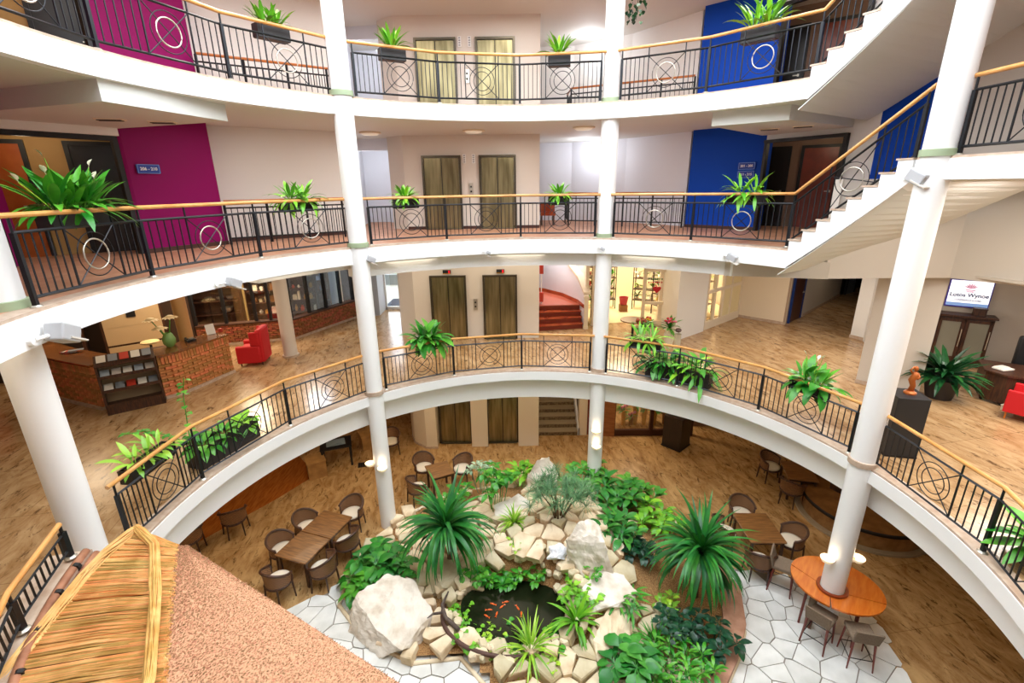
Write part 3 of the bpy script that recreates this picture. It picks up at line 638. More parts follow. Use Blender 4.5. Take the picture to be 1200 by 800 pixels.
for z, nm in ((.58, 'middle shelf of the rack'), (.92, 'upper shelf of the rack'), (1.30, 'sloped top of the rack')):
    for i in range(5):
        x = -.42 + i * .21; o = obj('magazine', MB().box((0, 0, 0), (.17, .24, .012), M=Matrix.Rotation(R(24), 4, 'X')), mags[(k * 3 + i) % 6], loc=rackpt(x, .14 + (.02 if z > 1 else 0), z + (.02 if z > 1 else .055)), rz=rz); k += 1
        tag(o, 'printed brochure on the %s, %s' % (nm, ('leftmost', 'second from the left', 'in the middle', 'second from the right', 'rightmost')[i]), 'brochure', 'brochures on the %s' % nm)
# things on the counter
t = thing('flower_vase', 'green glass vase with three round cream flowers on the brick counter', 'vase', (-8.78, 11.72, H1 + 1.14))
obj('vase', MB().lathe([(.08, 0), (.14, .08), (.15, .2), (.10, .32), (.07, .36), (.06, .36), (.09, .3), (.01, .05)], (0, 0), 20), mat('green_glass', '7FA860', .15), t, 'a')
for x, y, z in ((-.32, -.05, .72), (-.08, -.12, .52), (.12, .05, .76)):
    o = obj('stem', MB().tube([(0, 0, .1), (x * .5, y * .5, z * .6), (x, y, z)], .012, 6), G_mid, t)
    f = MB().ball((x, y, z), .1, .1, .05, 12)
    for q in range(12): blade(f, (x, y, z), q * .524, R(10), .2, .09, R(30), 4, 'lance')
    obj('flower', f, mat('cream_petal', 'F1D9A6', .6), o, True)
t = thing('desk_phone', 'dark desk telephone on the curved reception counter', 'telephone', (-8.52, 12.12, H1 + 1.14), .9)
obj('body', B((0, 0, .03), (.22, .2, .06)), M_blk, t); obj('handset', MB().tube([(-.09, -.08, .09), (-.09, 0, .11), (-.09, .08, .09)], .022, 6), M_blk, t); obj('display', B((.04, .05, .07), (.1, .05, .03)), M_silver, t)
t = thing('photo_stand', 'white framed card standing near the end of the brick counter', 'card stand', (-8.35, 12.75, H1 + 1.14), .9)
obj('frame', MB().box((0, 0, .14), (.22, .02, .28), M=Matrix.Rotation(R(-12), 4, 'X')), M_white, t); obj('foot', B((0, .06, .01), (.1, .12, .02)), M_blk, t)
tag(obj('card_holder', MB().box((0, 0, .05), (.09, .05, .1)).box((0, -.03, .05), (.07, .01, .08)), mat('small_red_card', 'B8483A', .5), loc=(-8.2, 12.95, H1 + 1.14)), 'small red and white card holder at the right end of the counter', 'card holder')
t = thing('leaflet_pile', 'fanned leaflets lying on the left brick counter', 'papers', (-11.0, 11.25, H1 + 1.14), -.4)
for i in range(5): obj('leaflet', MB().box((0, 0, 0), (.3, .14, .012)), mags[(i * 2 + 2) % 6], t, loc=(i * .05 - .1, i * .03, .01 + i * .013), rz=i * .25)
t = thing('round_side_table', 'small round cream table on a dark stem behind the counter', 'table', (-9.9, 12.5, H1))
obj('tabletop', MB().lathe([(.2, .98), (.22, 1.0), (.22, 1.03), (.2, 1.04)], (0, 0), 26), mat('cream_top', 'E8CF98', .4), t, 'a'); obj('stem', MB().cyl((0, 0), .03, 0.03, .98, 10), M_blk, t); obj('foot', MB().lathe([(.2, 0), (.2, .02), (.04, .05)], (0, 0), 18), M_blk, t)
t = thing('keyboard', 'brown computer keyboard on the low desk behind the rack', 'keyboard', (-9.45, 11.35, H1 + 1.0), .66)
obj('base', B((0, 0, 0), (.9, .22, .03)), M_dwood, t)
for i in range(3):
    for j in range(12): obj('key', shared('key', lambda: B((0, 0, .025), (.055, .05, .02)), 0) if False else shared('key', lambda: B((0, 0, .025), (.055, .05, .02)), M_ochre), M_ochre, t, loc=(-.4 + j * .073, -.065 + i * .065, 0))
t = thing('back_desk', 'low dark wooden work desk behind the reception counters', 'desk', (-9.9, 11.6, H1), .66)
obj('desk_top', B((.25, .0, .94), (1.7, .6, .04)), M_dwood, t)
for x in (-.5, 1.0): obj('leg_panel', B((x, 0, .46), (.04, .55, .92)), M_dwood, t)
# reception back wall with cabinets
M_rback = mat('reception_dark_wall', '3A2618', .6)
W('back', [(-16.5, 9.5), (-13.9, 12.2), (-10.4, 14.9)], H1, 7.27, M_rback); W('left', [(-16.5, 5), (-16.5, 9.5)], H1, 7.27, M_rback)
W('left', [(-14, -4), (-16.5, 5)], H1, 7.27, M_wallw)
bw = Vector((3.5, 2.7)).normalized(); rzb = math.atan2(2.7, 3.5)
def bwp(s, off=.0): return (-13.9 + bw.x * s + bw.y * off, 12.2 + bw.y * s - bw.x * off)
M_creamd = mat('cream_cabinet', 'C2A882', .5)
t = thing('cream_cabinet', 'cream cabinet with a small black square, on the wall behind reception', 'cabinet', (*bwp(3.05, .3), H1), rzb)
obj('body', B((0, 0, 1.0), (1.5, .5, 2.0)), M_dwood, t)
for i in range(2): obj('drawer_front', B((0, -.26, .35 + i * .58), (1.38, .03, .52)), M_creamd, t)
obj('door', B((0, -.26, 1.55), (1.38, .03, .75)), M_creamd, t); obj('black_plate', B((0, -.285, 1.55), (.22, .02, .22)), M_blk, t)
t = thing('wood_cabinet', 'tall brown wooden cabinet left of the cream one behind reception', 'cabinet', (*bwp(1.3, .3), H1), rzb)
obj('body', B((0, 0, 1.05), (1.2, .5, 2.1)), M_dwood, t); obj('door', B((-.28, -.26, 1.05), (.5, .03, 2.0)), M_wood, t); obj('door', B((.28, -.26, 1.05), (.5, .03, 2.0)), M_ddark, t)
t = thing('wall_shelf', 'wooden shelf with papers at the left of the reception wall', 'shelf', (*bwp(-.2, .25), H1 + 1.7), rzb); obj('board', B((0, 0, 0), (1.6, .4, .04)), M_wood, t); obj('board', B((0, 0, .35), (1.6, .4, .04)), M_wood, t)
t = thing('display_cabinet', 'dark cabinet with silver bowls on shelves right of the tan column', 'cabinet', (-10.05, 16.0, H1), .3)
obj('body', MB().box((0, .2, 1.1), (1.5, .03, 2.2)).box((-.75, 0, 1.1), (.04, .45, 2.2)).box((.75, 0, 1.1), (.04, .45, 2.2)), M_dwood, t)
for z in (.1, .9, 1.35, 1.8, 2.18): obj('shelf', B((0, 0, z), (1.5, .42, .03)), M_dwood, t)
for i, (x, z) in enumerate(((-.2, 1.37), (.15, 1.37), (.45, 1.37), (.3, .92))):
    o = obj('silver_bowl', MB().lathe([(.03, 0), (.1, .05), (.12, .12), (.11, .12), (.02, .03)], (0, 0), 14), M_silver, loc=(-10.05 + x * math.cos(.3), 16.0 + x * math.sin(.3) - .05, H1 + z)); tag(o, ('leftmost silver bowl on the dark display shelf', 'middle silver bowl on the dark display shelf', 'rightmost silver bowl on the dark display shelf', 'large pan on the lower display shelf')[i], 'bowl')
    if i == 3: o.scale = (1.6, 1.6, 1.6)
# shop window wall
sw = [(-10.3, 15.03), (-7.47, 15.83), (-6.2, 18.6)]
t = thing('shop_window', 'dark mullioned shop window on a low brick wall, left of the lobby', 'shop window'); L = plen(sw)
mb = MB(); rg = random.Random(5)
for row in range(9):
    s = -.12 * (row % 2)
    while s < L:
        a = max(s, 0); b = min(s + .23, L)
        if b - a > .05:
            q, an = along(sw, (a + b) / 2); mb.box((q.x - math.sin(an) * .03, q.y + math.cos(an) * .03, H1 + .1 + row * .068), (b - a - .014, .12 + rg.uniform(0, .02), .056), an)
        s += .24
stuff(obj('brickwork', mb, M_brickd, t)); obj('wall_core', MB().prism(offset(sw, .05) + offset(sw, .2)[::-1], H1, H1 + .68), M_mortar, t)
obj('stone_plinth', MB().prism(offset(sw, -.06) + offset(sw, .03)[::-1], H1, H1 + .08), M_rim, t)
obj('sill', MB().prism(offset(sw, -.08) + offset(sw, .22)[::-1], H1 + .68, H1 + .73), M_dwood, t)
for s in (0, .9, 1.8, 2.25, 2.95, 3.75, 4.55, 5.3, 5.95):
    q, an = along(sw, min(s, L - .01)); obj('mullion', B((0, 0, 0), (.09, .1, 2.6)), M_blk, t, loc=(q.x - math.sin(an) * .08, q.y + math.cos(an) * .08, H1 + 2.0), rz=an)
for s0, s1, mt in ((0, .9, M_glass), (.9, 1.8, M_glass), (1.8, 2.9, M_glass), (2.99, 3.75, M_glass), (3.75, 4.55, M_glassb), (4.55, 5.3, M_glassb), (5.3, 5.95, M_glass)):
    a, an = along(sw, s0 + .04); b, _ = along(sw, s1 - .04); obj('pane', MB().wall((a.x - math.sin(an) * .08, a.y + math.cos(an) * .08), (b.x - math.sin(an) * .08, b.y + math.cos(an) * .08), H1 + .74, H1 + 3.2, .01), mt, t)
# shelves and goods behind the shop window
goods = [mat('goods_' + c, c, .5) for c in ('D8A24A', 'E8DCC0', 'B8862E', 'F0E6D0', '8A5A2A', 'C8B890', '3A3A3A', 'C84A2A')]
ORD = ('first', 'second', 'third', 'fourth', 'fifth', 'sixth', 'seventh', 'eighth', 'ninth', 'tenth', 'eleventh', 'twelfth')
def shelfunit(loc, rz, wd, label, gl, n_, colours, grp):
    t = thing('shelf_unit', label, 'shelves', loc, rz); f = MB().box((0, .22, 1.15), (wd, .02, 2.3)).box((-wd / 2, 0, 1.15), (.04, .44, 2.3)).box((wd / 2, 0, 1.15), (.04, .44, 2.3)); obj('carcass', f, M_dwood, t)
    rg = random.Random(n_)
    for z in (.1, .7, 1.12, 1.54, 1.96, 2.28): obj('shelf', B((0, 0, z), (wd, .42, .03)), M_dwood, t)
    for zi, z in enumerate((.715, 1.135, 1.555, 1.975)):
        x = -wd / 2 + .1; cnt_ = 0
        while x < wd / 2 - .08:
            ww = rg.uniform(.07, .18); hh = rg.uniform(.1, .3); q = Vector((x + ww / 2, -.05, 0)); q.rotate(Matrix.Rotation(rz, 3, 'Z'))
            kind = rg.random()
            mb = MB().box((0, 0, hh / 2), (ww, .14, hh)).box((0, 0, hh + .01), (ww * .8, .1, .02)) if kind < .6 else MB().lathe([(ww * .3, 0), (ww * .45, hh * .5), (ww * .2, hh * .8), (ww * .25, hh)], (0, 0), 10)
            o = obj('shop_item', mb, colours[rg.randrange(len(colours))], loc=(loc[0] + q.x, loc[1] + q.y, loc[2] + z), rz=rz); tag(o, '%s item from the left, %s shelf, in the %s' % (ORD[min(cnt_, 11)], ('lowest', 'second', 'third', 'top')[zi], gl), 'shop goods', grp); cnt_ += 1; x += ww + rg.uniform(.03, .1)
    return t
shelfunit((-8.75, 16.75, H1), .2, 1.15, 'warm-lit shelves of goods behind the left shop panes', 'warm-lit shelves behind the shop panes', 11, goods[:6], 'goods in the left shop window')
shelfunit((-7.55, 17.1, H1), .2, .9, 'dark shelves of goods behind the middle shop panes', 'dark shelves behind the middle panes', 12, goods, 'goods in the middle shop window')
shelfunit((-7.75, 18.2, H1), 1.14, 1.5, 'shelves of books behind the bluish shop panes', 'shelves behind the bluish panes', 13, [mat('book_' + c, c, .5) for c in ('B0B8C8', '6A4A3A', 'C86A4A', '4A6A8A', 'D8D0C0')], 'items behind the bluish panes')
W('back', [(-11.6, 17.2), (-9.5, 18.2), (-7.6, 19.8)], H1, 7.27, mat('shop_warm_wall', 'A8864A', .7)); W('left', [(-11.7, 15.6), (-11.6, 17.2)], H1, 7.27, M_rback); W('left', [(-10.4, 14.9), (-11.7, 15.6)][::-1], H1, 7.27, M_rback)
W('left', [(-7.0, 19.9), (-6.2, 18.6)][::-1], H1, 7.27, M_blk)
# entrance
W('back', [(-6.2, 18.6), (-5.35, 18.9)], H1, 7.27, mat('grey_wall', 'AEB2B8', .6), .15)
W('back', [(-5.35, 19.9), (-5.35, 18.9)][::-1], H1, 7.27, M_wallb, .1)
W('back', [(-5.35, 19.9), (-3.6, 19.95)], H1 + 2.6, 7.27, M_wallb); W('back', [(-3.65, 16.3), (-3.65, 19.95)], H1, 7.27, M_wallb, .06)
t = thing('entrance_door', 'tall white framed glass entrance door with daylight outside', 'door', (-4.5, 19.9, H1))
obj('frame', MB().box((-.82, 0, 1.3), (.08, .1, 2.6)).box((.82, 0, 1.3), (.08, .1, 2.6)).box((0, 0, 2.57), (1.7, .1, .08)).box((0, 0, .06), (1.7, .1, .12)), M_white, t)
obj('pane', B((-.0, 0, 1.3), (1.56, .02, 2.4)), M_glass, t); obj('handle', MB().tube([(.55, -.1, .9), (.55, -.1, 1.5)], .015, 8), M_silver, t)
struct('ground', B((-6, 30.2, H1 - .04), (26, 20.4, .1)), M_outp); o = tag(obj('lawn', MB().prism([(-16, 25.5), (4, 26.5), (4, 32), (-16, 32)], H1, H1 + .05), M_grass), 'bright green lawn seen beyond the glass entrance door', 'lawn')
o['kind'] = 'stuff'; tag(obj('low_wall', B((-6, 25.3, H1 + .25), (18, .3, .5)).box((-6, 25.3, H1 + .53), (18, .4, .06)), mat('stone_grey', '8C9496', .8)), 'low grey stone wall outside, before the lawn', 'wall')
tag(obj('door_mat', MB().box((-4.7, 21.1, H1 + .01), (1.6, 1.5, .02)).box((-4.7, 21.1, H1 + .022), (1.5, 1.4, .006)), M_matd), 'dark blue mat outside the glass entrance door', 'mat')
# armchairs
def armchair():
    t = thing('armchair', 'x', 'armchair')
    obj('seat', B((0, -.02, .3), (.56, .58, .26)), M_redch, t, bevel=.03, smooth='a'); obj('cushion', B((0, -.04, .47), (.52, .52, .12)), M_redch, t, bevel=.04, smooth='a')
    obj('backrest', MB().prism([(-.36, .22), (.36, .22), (.36, .40), (-.36, .40)], .1, 1.08), M_redch, t, bevel=.05, smooth='a')
    for s in (-1, 1):
        obj('armrest', B((s * .34, -.02, .36), (.14, .66, .52)), M_redch, t, bevel=.04, smooth='a'); obj('wing', B((s * .36, .2, .82), (.09, .26, .42)), M_redch, t, bevel=.03, smooth='a')
        for y in (-.28, .3): obj('leg', MB().lathe([(.018, 0), (.028, .12)], (s * .3, y), 8), M_dwood, t)
    return t
ac = armchair(); u = [False]
place(ac, u, (-7.72, 13.55, H1), R(-80), 'red wing armchair at the right end of the brick reception counter', None)
place(ac, u, (-12.75, 10.3, H1), R(-60), 'red armchair at the left edge of the photo behind the left column', None)
# red steps and curved wall right of the lifts
t = thing('lobby_stair', 'three red wooden steps and curved landing right of the lobby lifts', 'stairs', (0, 0, 0))
for i in range(4):
    obj('riser', MB().prism([(.94, 16.38 + i * .3), (2.55, 16.68 + i * .22), (2.5, 20.5), (.94, 20.5)], H1 + i * .18, H1 + (i + 1) * .18 - .03), mat('red_riser', '7A2A16', .3), t)
    obj('tread', MB().prism([(.94, 16.36 + i * .3), (2.57, 16.66 + i * .22), (2.5, 20.5), (.94, 20.5)], H1 + (i + 1) * .18 - .03, H1 + (i + 1) * .18), M_redw if i < 3 else mat('landing_floor', 'B4604A', .15), t)
cw = [(2.62, 16.75), (2.5, 17.6), (2.05, 18.8), (1.4, 19.7), (.6, 20.4)]
obj('skirting', MB().prism(cw + offset(cw, .03)[::-1], H1 + .72, H1 + .85), M_redw, t)
struct('wall_stair', MB().prism(offset(cw, -.14) + cw[::-1], H1, lambda q: H1 + 1.2 + max(0, (q[1] - 16.75)) * .5), M_wallb, 'a')
struct('trim_stair', MB().prism(offset(cw, -.22) + offset(cw, .04)[::-1], lambda q: H1 + 1.2 + max(0, (q[1] - 16.75)) * .5, lambda q: H1 + 1.3 + max(0, (q[1] - 16.75)) * .5), M_cream, 'a')
struct('wall_back', MB().wall((.92, 20.6), (3.0, 20.6), H1, 7.27), M_wallb)
t = thing('newel_post', 'white newel post at the foot of the red steps', 'post', (2.66, 16.62, H1)); obj('shaft', B((0, 0, .55), (.13, .13, 1.1)), M_cream, t); obj('cap', MB().box((0, 0, 1.14), (.19, .19, .08)).box((0, 0, 1.2), (.14, .14, .04)), M_cream, t); obj('base', B((0, 0, .05), (.17, .17, .1)), M_cream, t)
t = thing('stair_mirror', 'dark blue glazed panel above the curved stair wall', 'panel', (2.35, 19.9, H1 + 2.0)); obj('frame', B((0, 0, 0), (.9, .06, .9)), mat('brown_frame', '7A4424', .4), t); obj('glass', B((-.1, -.04, .02), (.6, .02, .7)), mat('blue_dark_glass', '6878A8', .2), t)
t = thing('orange_lantern', 'narrow red and white stand beside the lift block at the red steps', 'stand', (1.12, 17.6, H1 + .72)); obj('stem', MB().cyl((0, 0), .02, 0, 1.5, 8), M_white, t)
for z in (.25, 1.3): obj('red_panel', B((0, 0, z), (.14, .14, .35)), mat('red_panel', 'C8402A', .5), t)
# flower shop
W('back', [(2.75, 21.5), (8.9, 21.5)], H1, 7.27, mat('flower_wall', 'E8DCBC', .7)); W('left', [(2.8, 17.0), (2.8, 21.5)], H1, 7.27, M_cream); W('right', [(8.9, 21.5), (8.9, 18.0)][::-1], H1, 7.27, M_cream, -.1)
struct('wall_pier', MB().prism([(5.34, 14.99), (6.72, 16.09), (6.35, 17.2), (5.5, 17.2)], H1, 7.27), M_wallw)
struct('floor', MB().prism([(2.9, 17.1), (8.8, 18.2), (8.8, 21.4), (2.9, 21.4)], H1 + .002, H1 + .012), mat('shop_floor', 'F1DEB4', .3))
t = thing('shop_doorway', 'white timber doorway frame of the flower shop', 'door frame', (0, 0, H1)); f = MB(); f.box((3.0, 17.02, 1.6), (.16, .12, 3.2)).box((5.45, 17.1, 1.6), (.16, .12, 3.2)).box((4.2, 17.05, 2.75), (2.5, .12, .12)).box((4.75, 17.05, 3.0), (.06, .1, .6)).box((3.9, 17.05, 3.0), (.06, .1, .6)); obj('frame', f, M_cream, t)
t = thing('open_shop_door', 'open white flower shop door with glass panes and red heart', 'door', (4.72, 16.95, H1), R(-6))
obj('frame', MB().box((.06, 0, 1.05), (.12, .05, 2.1)).box((.84, 0, 1.05), (.12, .05, 2.1)).box((.45, 0, 2.04), (.9, .05, .12)).box((.45, 0, .85), (.7, .05, .1)).box((.45, 0, .1), (.7, .05, .2)), M_cream, t)
obj('upper_pane', B((.45, 0, 1.44), (.68, .015, 1.08)), M_glass, t); obj('lower_pane', B((.45, 0, .5), (.68, .015, .6)), M_glass, t); obj('handle', MB().tube([(.8, -.06, 1.0), (.8, -.08, 1.08), (.8, -.06, 1.16)], .012, 6), M_blk, t)
hp = [(.16 * math.sin(a) ** 3, (.13 * math.cos(a) - .05 * math.cos(2 * a) - .02 * math.cos(3 * a))) for a in [i * 2 * math.pi / 28 for i in range(28)]]
mb = MB(); mb.add([(.5 + x * .9, -.02, 1.35 + z * .9) for x, z in hp] + [(.5 + x * .9, -.012, 1.35 + z * .9) for x, z in hp], [tuple(range(28)), tuple(range(55, 27, -1))]); obj('heart_emblem', mb, mat('heart_red', 'C01028', .5), t)
for i, z in enumerate((1.72, 1.6)):
    for j in range(7): obj('letter_mark', B((.2 + j * .075, -.015, z), (.045, .006, .05 - .015 * (j % 2))), mat('heart_red', 'C01028', .5) if i else M_greenl if False else (G_deep if not i else MATS['heart_red']), t)
def flowershelf(x, y, rz, label, seed, wd=1.2):
    t = thing('flower_stand', label, 'flower display', (x, y, H1), rz); f = MB()
    for sx in (-wd / 2, wd / 2): 
        for sy in (-.18, .18): f.box((sx, sy, 1.0), (.035, .035, 2.0))
    obj('frame', f, M_dwood, t); rg = random.Random(seed); cols = [G_mid, G_lime, mat('fl_red', 'B81C2E', .6), mat('fl_yellow', 'E0B420', .6), G_deep, mat('fl_white', 'F0EADA', .6)]
    for z in (.4, .85, 1.3, 1.75): obj('shelf', B((0, 0, z), (wd, .4, .025)), M_dwood, t)
    for zi, z in enumerate((.41, .86, 1.31, 1.76)):
        for j in range(4):
            xx = -wd / 2 + .15 + j * (wd - .3) / 3; q = Vector((xx, 0, 0)); q.rotate(Matrix.Rotation(rz, 3, 'Z'))
            p_ = thing('potted_flower', 'potted flower, %s from left, %s shelf, %s' % (ORD[j], ('lowest', 'second', 'third', 'top')[zi], {1: 'left rack in the flower shop', 2: 'rack behind the open door', 3: 'rack right of the doorway', 4: 'rack behind the partition', 5: 'narrow stand by the doorway'}[seed]), 'potted plant', (x + q.x, y + q.y, H1 + z), 0, 'potted flowers in the flower shop')
            obj('pot', shared('tinypot', lambda: MB().lathe([(.05, 0), (.07, .12), (.01, .1)], (0, 0), 8), goods[1]), goods[1], p_)
            mb = MB()
            for q_ in range(9): blade(mb, (0, 0, .1), rg.uniform(0, 6.28), R(rg.uniform(20, 85)), rg.uniform(.2, .38), .1, R(40), 3, 'lance')
            stuff(obj('foliage', mb, cols[rg.randrange(2) if j % 2 else rg.randrange(6)], p_))
    return t
flowershelf(3.7, 19.6, 0, 'dark flower rack at the left inside the flower shop', 1); flowershelf(5.6, 19.2, -.5, 'flower rack behind the open shop door', 2); flowershelf(5.9, 18.2, -1.2, 'flower rack just right of the shop doorway', 3, .9)
flowershelf(7.3, 18.2, .7, 'flower rack behind the left panes of the glazed partition', 4, 1.4); flowershelf(2.98 + .25, 17.7, 1.5, 'tall narrow flower stand by the left side of the shop doorway', 5, .7)
t = thing('red_bucket', 'small dark red bucket on the flower shop floor', 'bucket', (4.55, 19.0, H1 + .3)); obj('bucket', MB().lathe([(.14, 0), (.19, .3), (.17, .3), (.13, .02)], (0, 0), 16), mat('bucket_red', 'A81C30', .4), t, 'a'); obj('stand', B((0, 0, -.15), (.3, .3, .28)), goods[4], t)
t = thing('round_table', 'round brown wooden table before the flower shop door', 'table', (4.05, 15.4, H1)); obj('tabletop', MB().cyl((0, 0), .42, .62, .66, 28), M_wood, t, 'a'); obj('stem', MB().cyl((0, 0), .04, 0, .62, 10), M_blk, t); obj('foot', MB().lathe([(.25, 0), (.2, .03), (.04, .05)], (0, 0), 16), M_blk, t)
def bouquet(x, y, z0, label, cols, seed, sz=.4):
    t = thing('flower_bouquet', label, 'bouquet', (x, y, H1)); rg = random.Random(seed); obj('vase', MB().lathe([(.12, 0), (.16, z0 * .7), (.1, z0), (.09, z0), (.02, .1)], (0, 0), 16), goods[1], t, 'a'); mb = MB()
    for i in range(30): blade(mb, (0, 0, z0), rg.uniform(0, 6.28), R(rg.uniform(10, 80)), sz * rg.uniform(.7, 1.1), .09, R(50), 4, 'lance')
    stuff(obj('foliage', mb, G_isl, t))
    for i in range(14):
        a = rg.uniform(0, 6.28); rr = rg.uniform(0, .26); obj('bloom', shared('bloom' + cols[i % len(cols)].name, lambda: MB().ball((0, 0, 0), .05, .05, .035, 8), cols[i % len(cols)]), cols[i % len(cols)], t, loc=(rr * math.cos(a), rr * math.sin(a), z0 + .25 + rg.uniform(-.05, .06)))
    return t
FR = MATS['fl_red']; FP = mat('fl_pink', 'D0708A', .6)
bouquet(4.95, 14.4, .62, 'large bouquet of dark red flowers in a pale vase beside the white pier', [FR, FP], 1, .5); bouquet(4.45, 15.1, .5, 'low red and green flower arrangement before the shop door', [FR, MATS['fl_yellow']], 2, .36); bouquet(4.1, 14.5, .6, 'leafy reddish arrangement left of the large bouquet', [mat('fl_rust', 'A8503A', .6)], 3, .45)
t = thing('glass_jar', 'tall glass vase with dried brown stems beside the white pier', 'vase', (5.05, 13.9, H1)); obj('jar', MB().lathe([(.09, 0), (.1, .4), (.09, .55), (.1, .6)], (0, 0), 16, False), mat('jar_glass', 'C8C0A8', .1), t, 'a'); obj('dried_stems', MB().ball((0, 0, .72), .1, .1, .07, 8), M_dwood, t)
# glazed partition
t = thing('glazed_partition', 'white framed glazed partition right of the white pier', 'partition', (6.78, 16.25, H1), math.atan2(1.69, 1.97)); L = 2.6
f = MB()
for x in (0, .55, 1.15, 1.75, 2.55): f.box((x, 0, 1.65), (.09, .09, 3.3))
for z in (.14, 1.35, 2.55): f.box((L / 2, 0, z), (L, .09, .12 if z > .5 else .28))
obj('frame', f, M_cream, t)
for i, (x0, x1) in enumerate(((0, .55), (.55, 1.15), (1.15, 1.75), (1.75, 2.55))):
    for z0, z1 in ((.28, 1.29), (1.41, 2.5)): obj('pane', B(((x0 + x1) / 2, 0, (z0 + z1) / 2), (x1 - x0 - .09, .02, z1 - z0)), M_glass if i < 2 else mat('cream_panel', 'EAD9A8', .5), t)
W('back', [(8.75, 17.94), (9.93, 16.75)], H1, 6.95, M_cream); W('back', [(8.75, 17.94), (9.93, 16.75)], 6.9, 7.27, M_cream)
struct('baseboard_back', MB().wall((8.75, 17.94), (9.93, 16.75), H1, H1 + .1, -.02), M_rim)
W('back', [(9.93, 16.75), (10.1, 16.92)], H1, 7.0, mat('jamb', 'A89078', .5), .06); hoteldoor((10.15, 16.95), (11.05, 17.75), H1, 2.3, mat('door_navy_brown', '4A2A20', .35), mat('blue_frame', '1A3A7A', .4), .0)
W('right', [(11.1, 17.75), (14.9, 21.3)], H1, 7.0, M_greige); struct('baseboard_right', MB().wall((11.2, 17.84), (14.9, 21.3), H1, H1 + .1, -.02), M_rim)
W('right', [(10.1, 16.92), (11.1, 17.85)], H1 + 2.35, 7.0, M_greige)
W('back', [(14.9, 21.3), (17.5, 23.5)], H1, 7.0, M_ddark); hoteldoor((15.2, 21.5), (16.1, 22.2), H1, 2.2, mat('door_grey', '7A8490', .4))
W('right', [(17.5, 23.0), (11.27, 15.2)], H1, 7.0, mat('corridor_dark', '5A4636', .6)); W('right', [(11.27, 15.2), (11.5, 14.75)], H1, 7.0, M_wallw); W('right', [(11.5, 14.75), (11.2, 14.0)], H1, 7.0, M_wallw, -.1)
struct('baseboard_right', MB().wall((11.25, 15.2), (11.48, 14.75), H1, H1 + .1, -.02), M_rim)
# pier and lintel of the right wing
struct('wall_pier', MB().prism([(8.86, 11.42), (9.82, 10.6), (10.0, 10.85), (9.05, 11.65)], H1, 7.1), M_greige)
struct('baseboard_right', MB().wall((8.84, 11.42), (9.82, 10.58), H1, H1 + .1, -.02), M_rim)
struct('trim_beam', MB().prism([(4.92, 11.0), (6.96, 10.42), (6.98, 10.8), (5.1, 11.4)], 6.89, 7.26), M_greige)
lint = [(6.9, 10.44), (6.96, 10.47), (8.49, 10.46), (9.61, 10.38), (10.24, 9.4), (11.5, 7.0), (11.5, 2)]
struct('wall_lintel', MB().prism(lint + offset(lint, .16)[::-1], 6.89, 8.97), M_greige)
struct('ceiling', MB().prism([(7.0, 11.3), (7.0, 10.5), (9.6, 10.45), (10.3, 9.4), (13.5, 9.4), (15, 13), (12, 16), (9, 13.5)], 6.90, 6.95), M_greige)
# meeting alcove
W('back', [(11.1, 13.95), (13.9, 12.13)], H1, 6.95, mat('alcove_wall', 'BDB3A6', .7)); W('right', [(13.9, 12.13), (14.6, 8), (15, 3)], H1, 6.95, mat('alcove_wall2', 'D6D0CA', .7))
rz = math.atan2(-1.3, 2.0)
t = thing('glass_cabinet', 'dark wooden cabinet with frosted glass doors under the logo screen', 'cabinet', (11.93, 12.88, H1), rz)
obj('body', MB().box((0, .2, .68), (2.3, .36, 1.36)), M_dwood, t); obj('top', B((0, .18, 1.4), (2.4, .46, .05)), M_dwood, t); obj('plinth', B((0, .16, .05), (2.3, .36, .1)), M_dwood, t)
for i in range(4):
    x = -.855 + i * .57; d = obj('door', MB().box((x - .24, 0, .72), (.08, .04, 1.2)).box((x + .24, 0, .72), (.08, .04, 1.2)).box((x, 0, 1.28), (.56, .04, .08)).box((x, 0, .18), (.56, .04, .14)), M_dwood, t)
    obj('pane', B((x, .005, .74), (.42, .02, 1.0)), mat('frosted_pane', '8C8878', .2), d); obj('handle', MB().tube([(x + .24, -.05, .55), (x + .24, -.06, .8), (x + .24, -.05, 1.05)], .012, 6), M_silver, d)
t = thing('wooden_box', 'small dark wooden box on top of the glass-door cabinet', 'box', (12.72, 12.58, H1 + 1.43), rz); obj('box', B((0, 0, .09), (.26, .2, .18)), M_dwood, t); obj('lid', B((0, 0, .19), (.28, .22, .025)), M_dwood, t)
t = thing('logo_screen', 'white wall screen with pink lotus emblem and blue lettering', 'screen', (12.63, 12.93, H1 + 1.955), rz)
obj('housing', B((0, 0, 0), (.92, .06, .76)), mat('violet_edge', '3A28A8', .4), t); obj('display', B((0, -.035, .01), (.87, .01, .70)), mat('screen_white', 'F6F6FA', .4, emit=.7), t); obj('blue_band', B((0, -.042, -.30), (.87, .008, .09)), mat('band_blue', '86A8DC', .4, emit=.4), t)
def text(body, size, loc, mt, parent, rot=(math.pi / 2, 0, 0)):
    c = bpy.data.curves.new('lettering', 'FONT'); c.body = body; c.size = size; c.align_x = 'CENTER'; c.align_y = 'CENTER'; c.extrude = .001; c.offset = size * .025; c.materials.append(mt)
    o = bpy.data.objects.new('lettering', c); S.collection.objects.link(o); bpy.context.view_layer.update(); me = bpy.data.meshes.new_from_object(o.evaluated_get(bpy.context.evaluated_depsgraph_get())); bpy.data.objects.remove(o)
    o = bpy.data.objects.new('lettering', me); S.collection.objects.link(o); o.parent = parent; o.location = loc; o.rotation_euler = rot; return o
navy = mat('navy_print', '2A2870', .5); pink = mat('pink_print', 'E0208A', .5)
